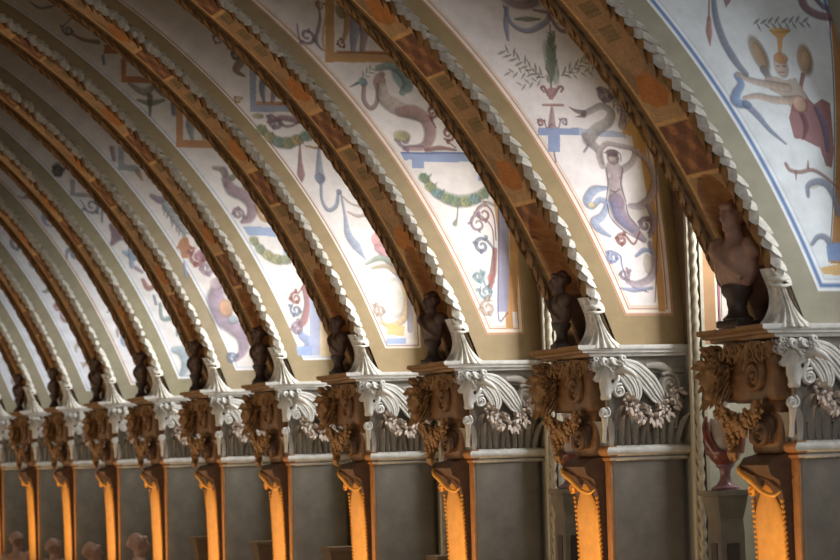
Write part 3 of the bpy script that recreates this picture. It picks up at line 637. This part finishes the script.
def foot():
    """flared, fluted foot of the leaf moulding standing on the cornice"""
    bm = bmesh.new(); rows = []; nu = 34; nz = 14
    for i in range(nz + 1):
        f = i/nz; z = .64 - .62*f                       # top to bottom
        lft = lerp([-.34, -.29, -.24, -.22, -.23, -.28, -.38], f); rgt = lerp([-.25, -.17, -.10, -.06, .0, .09, .24], f)
        ring = []
        for k in range(nu + 1):
            g = k/nu; u = lft + (rgt - lft)*g
            bulge = math.sin(math.pi*min(1, max(0, g)))**.6
            fl = abs(math.sin(g*math.pi*6))**.6
            ring.append(bm.verts.new((u, .02 - (.05 + .10*(f**2))*bulge - .055*fl*bulge, z - .0)))
        rows.append(ring)
    for a, b in zip(rows, rows[1:]):
        for k in range(nu): bm.faces.new((a[k], a[k+1], b[k+1], b[k]))
    bm2 = bm
    # wrap round the hall side
    rows = []
    for i in range(nz + 1):
        f = i/nz; z = .64 - .62*f; lft = lerp([-.34, -.29, -.24, -.22, -.23, -.28, -.38], f)
        rows.append([bm.verts.new((lft + .03*abs(math.sin(k/12*math.pi*2)), .02 + .13*k/12*(.6 + .4*f), z)) for k in range(13)])
    for a, b in zip(rows, rows[1:]):
        for k in range(12): bm.faces.new((a[k], a[k+1], b[k+1], b[k]))
    # collar and cup of small leaves at the top
    tube(bm, [(-.30, -.02, .54), (-.20, -.10, .52), (-.09, -.06, .54)], [.022, .028, .022], 8)
    tube(bm, [(-.29, -.02, .47), (-.19, -.10, .45), (-.06, -.06, .47)], [.016, .02, .016], 8)
    return bm
nm = mesh('leaf_moulding', moulding(.62, False, .088, (-25, 25)), M['leaf'])
im = mesh('leaf_moulding', moulding(.62, False, .088, (75, 115), False), M['brown'])  # brown paints the warm hall light onto the soffit side leaves
fm = mesh('leaf_moulding', moulding(.1, True, .085, (-20, 38, 95)), M['brown'])
fk = mesh('rib_flank', flank(), M['plaster'])
ft = mesh('leaf_foot', foot(), M['leaf'])
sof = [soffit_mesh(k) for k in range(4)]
RIBL = ['nearest arched vault rib with orange painted soffit at right, over the winged figure fresco edge',
        'second arched vault rib from the right, leaf edged, left of the mermaid fresco', 'third arched vault rib from the right, left of the crane dragon fresco',
        'fourth arched vault rib from the right, left of the blue feather fresco', 'fifth arched vault rib from the right, reaching the upper left corner',
        'sixth arched vault rib from the right, left of the purple flower fresco', 'seventh arched vault rib from the right', 'eighth arched vault rib from the right, fourth from the left edge',
        'ninth arched vault rib from the right, third from the left edge', 'tenth arched vault rib from the right, second from the left edge', 'farthest arched vault rib, cut by the left edge']
for n in range(NP):
    t = thing('vault_rib', RIBL[n], 'rib', (W, YY[n], ZT), 'leaf edged vault ribs')
    for p in (nm, im, fm, fk, ft):
        if n: c = p.copy(); C.objects.link(c); c.parent = t
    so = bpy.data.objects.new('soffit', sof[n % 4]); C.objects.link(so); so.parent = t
    if n == 0: ribs0 = t
for p in (nm, im, fm, fk, ft): p.parent = ribs0
nm['label'] = 'white leaf moulding'; im['label'] = 'inner row of leaves browned by painted warm light'; fm['label'] = 'brown leaf moulding of the far edge'

# ------------------------------------------------------------------ piers
def build_pier():
    t = thing('pier', '', 'pier', (W, YY[0], ZT))
    # shaft: core and flat pilaster with rounded arrises
    bm = bmesh.new(); box(bm, (.04, .10, -ZT), (1.06, 1.0, -.2)); box(bm, (0.0, 0, -ZT), (1.0, .75, -1.28), .05)
    mesh('shaft', bm, M['shaft'], t)
    bm = bmesh.new()
    tor = [(0, -1.30)] + [(.005 + .075*math.sin(a), -1.235 - .065*math.cos(a)) for a in np.linspace(0, math.pi, 9)] + [(0, -1.17)]
    path = [(1.02, .10), (1.02, 0), (0, 0), (0, .76)]
    sweep(bm, path, [(o, z) for o, z in tor] + [(-.06, -1.17), (-.06, -1.30)])
    sweep(bm, path, [(0, -1.36), (.025, -1.345), (.03, -1.32), (0, -1.30), (-.05, -1.30), (-.05, -1.36)])
    mesh('neck_ring', bm, M['pale'], t)
    bm = bmesh.new(); box(bm, (-.014, .012, -ZT), (.02, .15, -1.36), .008); hs = mesh('lamplight_strip', bm, M['ochre'], t); hs['label'] = 'hall side strip coloured as orange lamplight'  # orange lamplight painted along the pier's hall edge
    bm = bmesh.new(); sweep(bm, [(-.004, -.055), (-.004, .40)], [(o, z) for o, z in tor] + [(-.06, -1.17), (-.06, -1.30)])  # ring end repeated in the painted lamplight colour
    sweep(bm, [(-.004, -.02), (-.004, .40)], [(0, -1.36), (.025, -1.345), (.03, -1.32), (0, -1.30), (-.05, -1.30), (-.05, -1.36)]); hn = mesh('lamplight_neck_ring', bm, M['ochre'], t); hn['label'] = 'hall end of the neck ring coloured as lamplight'
    # bell of the capital
    bm = bmesh.new(); box(bm, (.02, .05, -1.2), (1.0, .95, -.15)); box(bm, (.0, .06, -.75), (1.06, 1.3, -.15))
    mesh('capital_bell', bm, M['stone'], t)
    bm = bmesh.new()
    def blade(p0, up, out, sd, h, wd, curl):
        rows = []
        for i in range(7):
            f = i/6; hw = wd*(.55 + .45*math.sin(f*2.4))*(1 - max(0, f - .75)*2.2); c = Vector(p0) + up*(h*f) + out*(.03 + curl*f**3)
            if f > .9: c -= up*.03
            rows.append([bm.verts.new(c - sd*hw - out*.015), bm.verts.new(c - sd*hw*.4 + out*.01), bm.verts.new(c + out*.035), bm.verts.new(c + sd*hw*.4 + out*.01), bm.verts.new(c + sd*hw - out*.015)])
        for a, b in zip(rows, rows[1:]):
            for k in range(4): bm.faces.new((a[k], a[k+1], b[k+1], b[k]))
    br = random.Random(2)
    Z = Vector((0, 0, 1)); U = Vector((1, 0, 0)); V = Vector((0, 1, 0))
    for i in range(10):
        u = .06 + i*.095; blade((u, .03, -1.18), Z + U*((i - 4.5)*.03 + br.uniform(-.2, .2)), -V, U, .30 + br.uniform(0, .14), br.uniform(.03, .06), br.uniform(.04, .14))
    for i in range(6): blade((.12 + i*.155, .03, -.98), Z + U*((i - 2.5)*.06 + br.uniform(-.3, .3)), -V, U, br.uniform(.2, .36), .06, .14)
    for i in range(6): blade((.02, .08 + i*.12, -1.18), Z, -U, V, .34, .06, .09)
    blade((.02, .02, -1.18), Z, (-U - V).normalized(), (U - V).normalized(), .40, .06, .14)
    mesh('acanthus', bm, M['stone'], t)
    # ox skull at the corner, with horns and curls
    dg = Vector((-.75, -.65, 0)).normalized(); sd = Vector((-dg.y, dg.x, 0))
    bm = bmesh.new(); c0 = Vector((.02, -.02, 0))
    P = lambda f, s_, z: tuple(c0 + dg*f + sd*s_ + Vector((0, 0, z)))
    tube(bm, [P(.05, 0, -.24), P(.10, 0, -.34), P(.14, 0, -.44), P(.165, 0, -.54), P(.165, 0, -.61)], [.12, .125, .09, .068, .055], 12)
    for s_ in (-1, 1):
        ball(bm, P(.11, s_*.09, -.345), (.055, .055, .035)); ball(bm, P(.18, s_*.035, -.585), .038); ball(bm, P(.12, s_*.075, -.45), (.03, .03, .07))
    ball(bm, P(.02, 0, -.33), .13)
    bs = sculpt(bm, .014, 3); skull = mesh('ox_head', bs, M['pale'], t)
    for s_ in (-1, 1):
        bm = bmesh.new(); ball(bm, P(.155, s_*.085, -.385), (.026, .026, .030)); mesh('eye_socket', bm, M['socle'], skull)
    for s_ in (1,):
        bm = bmesh.new(); tube(bm, [P(.08, s_*.10, -.28), P(.10, s_*.20, -.25), P(.08, s_*.30, -.29), P(.02, s_*.36, -.36)], [.05, .048, .038, .012], 8); mesh('horn', bm, M['pale'], skull)
    bm = bmesh.new(); rr = random.Random(3)
    for i in range(60):
        a = rr.uniform(-2.0, 1.6); rad = rr.uniform(.08, .17); z = rr.uniform(-.30, -.10)
        p = c0 + dg*(rad*math.cos(a)*1.1 + .03) + sd*(rad*math.sin(a)*1.5); q = rr.uniform(.022, .036)
        tube(bm, [(p.x + q*math.cos(b), p.y + q*.6*math.sin(b), z + q*math.sin(b)) for b in np.linspace(0, 5, 7)], [q*.5, q*.55, q*.4], 6, sm=0)
    mesh('curls', bm, M['pale'], skull)
    # swooping straps, scrolls and garland on the near face
    o = -.07
    def F(*pts): return [(lambda q: (q[0], o, q[1]))(on_face(1, x, y, o)) for x, y in pts]
    bm = bmesh.new()
    def strap(pts, ws):
        q = smoothpath(F(*pts), 5); L = len(q)
        for off_, th in ((-1, .022), (-.5, .016), (0, .020), (.5, .016), (1, .022)):
            line = []
            for i, p in enumerate(q):
                d = q[min(i+1, L-1)] - q[max(i-1, 0)]; d /= np.linalg.norm(d) + 1e-9; wd = lerp(ws, i/(L-1))
                line.append((p[0] - d[2]*off_*wd, p[1] - .03*(1 - off_*off_) - (.02 if abs(off_) == 1 else 0), p[2] + d[0]*off_*wd))
            tube(bm, line, [th, th*1.2, th*1.1, th*.5], 6, sm=0)
        tube(bm, [(p[0], p[1] + .02, p[2]) for p in q], ws, 10, .22, (0, 1, 0), 0)
    strap(((610, 367), (620, 371), (630, 381), (635, 393), (634, 406)), [.03, .065, .085, .07, .012])
    strap(((618, 362), (634, 369), (648, 383), (657, 396), (665, 407)), [.03, .075, .10, .085, .02])
    strap(((603, 370), (600, 376), (594, 380)), [.03, .05, .02])
    mesh('strap_leaf', bm, M['pale'], t)
    bm = bmesh.new(); q = on_face(1, 669, 385, o); spiral(bm, (q[0], o + .0, q[1]), .155, 'v', 1.9, .2, .06, -1, 2.2)
    tube(bm, F((646, 366), (660, 366), (672, 372)), [.03, .05, .05], 8, .5, (0, 1, 0)); mesh('scroll', bm, M['stone'], t)
    bm = bmesh.new(); q = on_face(1, 619, 391, o - .04); spiral(bm, (q[0], o - .05, q[1]), .085, 'v', 1.7, .24, .05, 1, 1.2); mesh('scroll', bm, M['pale'], t)
    bm = bmesh.new(); q = on_face(1, 604, 413, o - .02); spiral(bm, (q[0], o - .04, q[1]), .07, 'v', 1.5, .26, .05, -1, 1.2)
    tube(bm, [(q[0] + .02, o, q[1] - .05), (q[0] + .05, .0, q[1] - .2), (q[0] + .05, .03, q[1] - .36)], [.045, .03, .03], 8); mesh('scroll', bm, M['pale'], t)
    bm = bmesh.new(); rr = random.Random(8)
    G = smoothpath(F((624, 400), (633, 408), (643, 414), (653, 415), (663, 409), (671, 399), (676, 391)), 5)
    for i, g in enumerate(G):
        th = .03 + .045*math.sin(math.pi*i/(len(G) - 1))
        for k in range(4):
            a = rr.uniform(0, 6.28); r_ = rr.uniform(.018, .032); p = (g[0] + th*math.cos(a), g[1] - .02 - rr.random()*.06, g[2] + th*math.sin(a))
            if k % 2: ball(bm, p, (r_, r_*.8, r_), None, 7, 5)
            else:
                d = Vector((math.cos(a) + rr.uniform(-.5, .5), -.5, math.sin(a))).normalized()
                tube(bm, [p, Vector(p) + d*.05, Vector(p) + d*.09 + Vector((0, -.01, -.02))], [.012, .03, .006], 6, .45, (0, 1, 0), 2)
    for i in range(7):
        p = F((628 + i*2, 404 + i*2))[0]; tube(bm, [(p[0], -.10, p[2]), (p[0] - .01, -.13, p[2] - .07), (p[0] - .03, -.11, p[2] - .13)], [.02, .03, .006], 6, .4, (0, 1, 0))
    mesh('garland', bm, M['garland'], t)
    # cornice and frieze
    bm = bmesh.new()
    prof = [(.12, -.085), (.17, -.08), (.18, -.045), (.25, -.038), (.26, -.012), (.295, -.002), (.31, .015), (.31, .055), (-.1, .055), (-.1, -.085)]
    def rings(rs):
        k = len(rs[0])
        R_ = [[bm.verts.new(p) for p in r] for r in rs]
        for r0, r1 in zip(R_, R_[1:]):
            for j in range(k): bm.faces.new((r0[j], r0[(j+1) % k], r1[(j+1) % k], r1[j]))
        bm.faces.new(R_[0]); bm.faces.new(R_[-1][::-1])
    bm = bmesh.new(); rings([[(1.06, .02 - .5*o_, z) for o_, z in prof], [(-.06 - 1.3*o_, .02 - .5*o_, z) for o_, z in prof]]); mesh('cornice', bm, M['pale'], t)
    bm = bmesh.new(); rings([[(-.062 - 1.3*o_, .022 - .5*o_, z) for o_, z in prof], [(-.06 - 1.3*o_, .44, z) for o_, z in prof], [(.02 - 1.3*o_, .45, z) for o_, z in prof], [(.02 - 1.3*o_, 1.46, z) for o_, z in prof]])
    box(bm, (-.1, .06, -.02), (1.05, 1.40, .05)); oc = mesh('cornice_return', bm, M['brown'], t); oc['label'] = 'brown hall side of the cornice'
    bm = bmesh.new(); sweep(bm, [(1.06, .04), (.02, .04)], [(0, -.30), (.05, -.29), (.05, -.24), (.02, -.22), (.02, -.08), (-.1, -.08), (-.1, -.30)]); mesh('frieze', bm, M['stone'], t)
    # hall side: block with a scroll, far mask, leaf drop, brackets, gilded console
    bm = bmesh.new(); box(bm, (-.20, .12, -.74), (.1, 1.22, -.14), .04); box(bm, (-.12, .2, -1.3), (.1, .80, -.7), .05); mesh('hall_block', bm, M['umber'], t)
    bm = bmesh.new(); spiral(bm, (-.24, .46, -.46), .20, 'u', 2.1, .17, .05, 1, .3); mesh('hall_scroll', bm, M['umber'], t)
    bm = bmesh.new(); spiral(bm, (-.24, .36, -1.07), .15, 'u', 1.9, .2, .06, -1, 1)
    box(bm, (-.20, .3, -1.20), (.0, .74, -.9), .05); mesh('hall_scroll', bm, M['dark'], t)
    bm = bmesh.new(); c1 = Vector((-.24, 1.26, -.42))
    ball(bm, c1, (.15, .17, .2)); ball(bm, c1 + Vector((-.12, .02, -.06)), (.08, .09, .12)); ball(bm, c1 + Vector((-.19, .02, -.07)), (.04, .04, .06)); ball(bm, c1 + Vector((-.1, .0, -.24)), (.07, .08, .09))
    for s_ in (-1, 1): ball(bm, c1 + Vector((-.14, s_*.07, .03)), (.05, .05, .03))
    msk = mesh('mask', sculpt(bm, .018, 2), M['brown'], t)
    bm = bmesh.new(); rr = random.Random(5)
    for i in range(150):
        a = rr.uniform(0, 6.28); q = rr.uniform(.10, .21); p = c1 + Vector((rr.uniform(-.10, .12), q*math.cos(a)*1.05, q*math.sin(a)*1.25 - .02)); h = rr.uniform(.07, .13)
        d = Vector((-.4, math.cos(a), math.sin(a))).normalized()
        tube(bm, [p, p + d*h*.6 + Vector((-.02, 0, 0)), p + d*h + Vector((-.05, 0, -.03))], [.03, .042, .012], 6, .5, (1, 0, 0), 2)
    for i in range(90):
        v = rr.uniform(.05, 1.15); z = -.12 - rr.uniform(0, .14); p = Vector((-.2 - rr.uniform(0, .06), v, z)); tube(bm, [p, p + Vector((-.05, rr.uniform(-.05, .05), .0)), p + Vector((-.06, rr.uniform(-.06, .06), -.08))], [.02, .035, .008], 6, .5, (0, 1, 0), 2)
    mesh('mask_foliage', bm, M['brown'], msk)
    bm = bmesh.new()
    for i in range(130):
        f = rr.random(); v = 1.18 - .85*f; z = -.76 - .16*math.sin(math.pi*f) - rr.random()*.12; p = Vector((-.22 - rr.random()*.08, v, z)); a = rr.uniform(0, 6.28); tube(bm, [p, p + Vector((-.04, .05*math.cos(a), .05*math.sin(a))), p + Vector((-.03, .10*math.cos(a), .10*math.sin(a) - .02))], [.02, .04, .008], 6, .5, (1, 0, 0), 2)
    for i in range(70):
        z = -.85 - rr.random()*.42; v = .92 + rr.uniform(-.11, .11)*(1 - (-z - .85)*1.2); p = Vector((-.2 - rr.random()*.08, v, z)); tube(bm, [p, p + Vector((-.05, rr.uniform(-.05, .05), -.05)), p + Vector((-.02, rr.uniform(-.05, .05), -.12))], [.02, .04, .008], 6, .5, (1, 0, 0), 2)
    mesh('leaf_drop', bm, M['brown'], t)
    # console: S-scroll head and long convex gilded panel
    bm = bmesh.new(); prof2 = []
    body = [(-.05, -1.30), (-.22, -1.34), (-.28, -1.42), (-.25, -1.52), (-.15, -1.58), (-.11, -1.75), (-.08, -2.2), (-.06, -2.8), (-.05, -3.6), (-.05, -ZT), (.02, -ZT), (.02, -1.30)]
    for v in (.18, .80): prof2.append([bm.verts.new((u, v, z)) for u, z in body])
    k = len(body)
    for j in range(k): bm.faces.new((prof2[0][j], prof2[0][(j+1) % k], prof2[1][(j+1) % k], prof2[1][j]))
    bm.faces.new(prof2[0][::-1]); bm.faces.new(prof2[1])
    cons = mesh('console', bm, M['dark'], t)
    bm = bmesh.new()
    tube(bm, [(-.16, .86, -1.50), (-.27, .82, -1.44), (-.32, .70, -1.50), (-.31, .52, -1.58), (-.27, .34, -1.70), (-.22, .20, -1.74), (-.18, .12, -1.70)], [.015, .028, .032, .034, .03, .024, .012], 8, .7, (1, 0, 0))
    spiral(bm, (-.27, .56, -1.68), .075, 'u', 1.5, .22, .04, 1, 2); mesh('console_curl', bm, M['gold'], cons)
    bm = bmesh.new(); rows = []
    for i in range(26):
        f = i/25; z = -1.62 - f*2.7; hw = .30*min(1, math.sin(min(1, f*6 + .08)*math.pi/2)); ub = np.interp(-z, [1.5, 1.75, 2.2, 2.8, 3.6, 4.6], [-.13, -.115, -.085, -.065, -.055, -.055])
        rows.append([bm.verts.new((ub - .05*math.cos(a)*min(1, f*5 + .2) - .005, .49 + hw*math.sin(a), z)) for a in np.linspace(-math.pi/2, math.pi/2, 13)])
    for a, b in zip(rows, rows[1:]):
        for j in range(12): bm.faces.new((a[j], a[j+1], b[j+1], b[j]))
    gp = mesh('gilded_panel', bm, M['gold'], cons)
    for v in (.18, .80):
        bm = bmesh.new()
        for i in range(44):
            z = -1.80 - i*.055
            ub = np.interp(-z, [1.5, 1.75, 2.2, 2.8, 3.6, 4.6], [-.13, -.115, -.085, -.065, -.055, -.055])
            ball(bm, (ub - .01, v, z), .024, None, 6, 5)
        mesh('bead_edge', bm, M['gold'], cons)
    return t
pier0 = build_pier()
PIERL = ['nearest stone pier at the right edge, ox head capital and gilded console', 'second stone pier from the right, ox head and garland capital, below the mermaid fresco',
         'third stone pier from the right, garland capital, below the crane dragon fresco', 'fourth stone pier from the right, below the pink figure fresco', 'fifth stone pier from the right, narrow console glowing orange',
         'sixth stone pier from the right, below the mauve tail fresco', 'seventh stone pier from the right, behind the sixth', 'eighth stone pier from the right, behind a pale bust head',
         'ninth stone pier from the right, third from the left edge', 'tenth stone pier from the right, second from the left edge', 'farthest stone pier, at the left edge']
pier0['label'] = PIERL[0]; pier0['group'] = 'piers along the window wall'
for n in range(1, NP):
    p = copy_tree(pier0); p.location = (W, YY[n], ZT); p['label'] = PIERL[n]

# ------------------------------------------------------------------ busts on the cornices
def bust_bm(tw=0):
    bm = bmesh.new()
    ball(bm, (0, 0, .60), (.17, .26, .27)); ball(bm, (-.07, .10, .68), (.10, .12, .11)); ball(bm, (-.07, -.10, .68), (.10, .12, .11))
    for s_ in (-1, 1): ball(bm, (.0, s_*.23, .75), (.11, .11, .12))
    tube(bm, [(0, 0, .76), (-.01, 0, .86), (-.02, 0, .94)], [.13, .09, .085], 10)
    ball(bm, (-.01, 0, 1.05), (.125, .105, .15)); ball(bm, (-.06, 0, .955), (.075, .07, .07)); ball(bm, (.035, 0, 1.09), (.125, .12, .135)); ball(bm, (.13, 0, 1.06), (.06, .06, .06)); ball(bm, (-.10, 0, 1.15), (.05, .09, .04))
    tube(bm, [(-.13, 0, 1.09), (-.165, 0, 1.03), (-.14, 0, 1.015)], [.018, .03, .02], 6)
    for s_ in (-1, 1): ball(bm, (-.115, s_*.045, 1.085), (.03, .035, .016)); ball(bm, (0, s_*.115, 1.04), (.03, .02, .04))
    ball(bm, (-.13, 0, .975), (.02, .035, .014)); ball(bm, (-.12, 0, .93), (.035, .035, .03))
    hr = random.Random(4)
    for i in range(46):
        a = hr.uniform(-2.3, 2.3); e = hr.uniform(-.1, 1.4); ball(bm, (.03 + .125*math.cos(a)*math.cos(e), .125*math.sin(a)*math.cos(e), 1.08 + .135*math.sin(e)), hr.uniform(.022, .034), None, 6, 4)
    tube(bm, [(.02, .24, .86), (-.14, .14, .76), (-.18, -.02, .60), (-.10, -.18, .46)], [.03, .035, .035, .03], 8)
    return sculpt(bm, .017, 3)
def socle_bm():
    bm = bmesh.new(); box(bm, (-.15, -.15, 0), (.15, .15, .07), .01)
    lathe(bm, [(.14, .06), (.145, .09), (.10, .13), (.085, .2), (.10, .27), (.15, .34), (.15, .40)], n=16); return bm
bb = mesh('bust', bust_bm(), M['bust']); sb = mesh('socle', socle_bm(), M['socle'])
BL_ = ['brown bust in the niche above the nearest pier, head turned to the hall']
for k in range(1, NP): BL_.append('dark bust on the cornice of the %s pier from the right' % ORD[k] if k < 10 else 'dark bust on the cornice of the farthest pier')
dark_bust = bb.data.copy(); dark_bust.materials.clear(); dark_bust.materials.append(M['bust_dark'])
for n in range(NP):
    t = bb if n == 0 else bb.copy()
    if n: C.objects.link(t); t.data = dark_bust
    t.location = (W - .30, YY[n] + .66, ZT + .052); t.scale = (1.14,)*3 if n == 0 else (R.uniform(.74, .86),)*3
    t.rotation_euler = (0, 0, R.uniform(-.3, .3)); tag(t, BL_[n], 'bust', 'busts on the cornices')
    if n == 0: sb.parent = t
    else: c = sb.copy(); C.objects.link(c); c.parent = t

# ------------------------------------------------------------------ pedestals and busts by the windows
def pedestal_bm(h, wx, wy):
    bm = bmesh.new(); x, y = wx/2, wy/2
    def ring(k, z): return [bm.verts.new((sx*x*k, sy*y*k, z)) for sx, sy in ((-1, -1), (1, -1), (1, 1), (-1, 1))]
    prof = [(1.0, 0), (1.0, .18), (.86, .22), (.80, .26), (.76, h - .50), (.72, h - .34), (.80, h - .26), (.92, h - .12), (.94, h - .07), (1.04, h - .06), (1.04, h)]
    rs = [ring(*p) for p in prof]
    for a, b in zip(rs, rs[1:]):
        for k in range(4): bm.faces.new((a[k], a[(k+1) % 4], b[(k+1) % 4], b[k]))
    bm.faces.new(rs[0][::-1]); bm.faces.new(rs[-1]); return bm
zt = ZT - 1.73
H1 = zt
pd = mesh('pedestal', pedestal_bm(H1, .42, .42), M['pedestal'], smooth=False)
bm = bmesh.new(); box(bm, (-.170, -.07, H1 - 1.6), (-.150, .07, H1 - .62)); box(bm, (-.08, -.170, H1 - 1.6), (.08, -.150, H1 - .62)); pn = mesh('sunk_panel', bm, M['socle'], pd, False)
pn['label'] = 'dark sunk panel'
def drapedbust_bm():
    bm = bmesh.new()
    ball(bm, (0, 0, .62), (.17, .20, .27)); ball(bm, (.0, .15, .72), (.10, .09, .12)); ball(bm, (.0, -.15, .72), (.10, .09, .12))
    tube(bm, [(0, 0, .80), (0, 0, 1.0)], [.10, .075], 10); ball(bm, (-.01, 0, 1.11), (.12, .1, .15)); ball(bm, (.03, 0, 1.15), (.125, .115, .13)); tube(bm, [(-.12, 0, 1.15), (-.16, 0, 1.09), (-.13, 0, 1.07)], [.018, .03, .02], 6)
    ball(bm, (-.06, 0, 1.01), (.07, .065, .06))
    return sculpt(bm, .018, 3)
db = mesh('bust', drapedbust_bm(), M['marble'])
bm = bmesh.new()
lathe(bm, [(.05, .28), (.10, .29), (.165, .36), (.205, .45), (.20, .47), (.15, .42)], n=20)
tube(bm, [(-.10, .19, .86), (-.17, .14, .74), (-.19, .08, .58), (-.17, .0, .44)], [.03, .05, .06, .06], 8, .6, (1, 0, 0)); tube(bm, [(.06, .20, .84), (.02, .22, .62), (-.02, .19, .42)], [.04, .07, .07], 8); tube(bm, [(.10, -.15, .80), (.12, -.17, .62), (.08, -.16, .44)], [.03, .05, .06], 8)
dr = mesh('red_drapery', bm, M['redmarble'], db); dr['label'] = 'red marble drapery'
bm = bmesh.new(); lathe(bm, [(.17, 0), (.17, .03), (.13, .05), (.11, .06), (.075, .11), (.06, .18), (.075, .25), (.11, .28), (.11, .30)], n=20); sp = mesh('socle', bm, M['purple'], db); sp['label'] = 'purple marble socle'
PN = ['between the nearest and second piers', 'between the second and third piers', 'between the third and fourth piers']
for n in range(1, 4):
    loc = (W + .84, YY[n] - 1.28, 0)
    p = pd if n == 1 else copy_tree(pd); p.location = loc; tag(p, 'tall grey stone pedestal with dark panels ' + PN[n-1], 'pedestal', 'tall pedestals by the windows')
    b = db if n == 1 else copy_tree(db); b.location = (loc[0] + .02, loc[1], H1 + .002); b.rotation_euler = (0, 0, .35)
    tag(b, ('marble bust in red drapery on purple socle ' if n == 1 else 'marble bust standing on pedestal ') + PN[n-1], 'bust', 'busts by the windows')
# low pedestals with heads showing at the foot of the picture
H2 = ZT - 2.70
lp = mesh('pedestal', pedestal_bm(H2, .50, .42), M['darkwall'], smooth=False); lp['label'] = ''
k = 0
for n in (3, 4, 5, 6):
    p = lp if n == 3 else lp.copy()
    if n > 3: C.objects.link(p)
    p.location = (W + .40, YY[n] - (1.9 if n == 3 else 1.2), 0); tag(p, 'low brown pedestal at the foot of the picture beside the %s pier from the right' % ORD[n], 'pedestal', 'low pedestals between the piers')
for n, top in ((7, -2.74), (8, -3.02), (9, -3.02), (10, -2.95)):
    h = ZT + top - 1.2
    b = bb.copy(); C.objects.link(b); b.location = (W + .06, YY[n] - 1.2, h + .002); b.scale = (1.35,)*3; b.location.z -= .42; b.rotation_euler = (0, 0, .4*n)
    c = sb.copy(); C.objects.link(c); c.parent = b
    tag(b, 'pale bust head low before the %s pier%s' % (ORD[n], ' from the right' if n < 10 else ' at the left edge'), 'bust', 'low busts between the far piers')
    p = mesh('pedestal', pedestal_bm(h - .42, .42, .40), M['darkwall'], smooth=False); p.location = (W + .06, YY[n] - 1.2, 0)
    tag(p, 'low dark pedestal under the pale bust before the %s pier%s' % (ORD[n], ' from the right' if n < 10 else ' at the left edge'), 'pedestal', 'pedestals of the low busts')
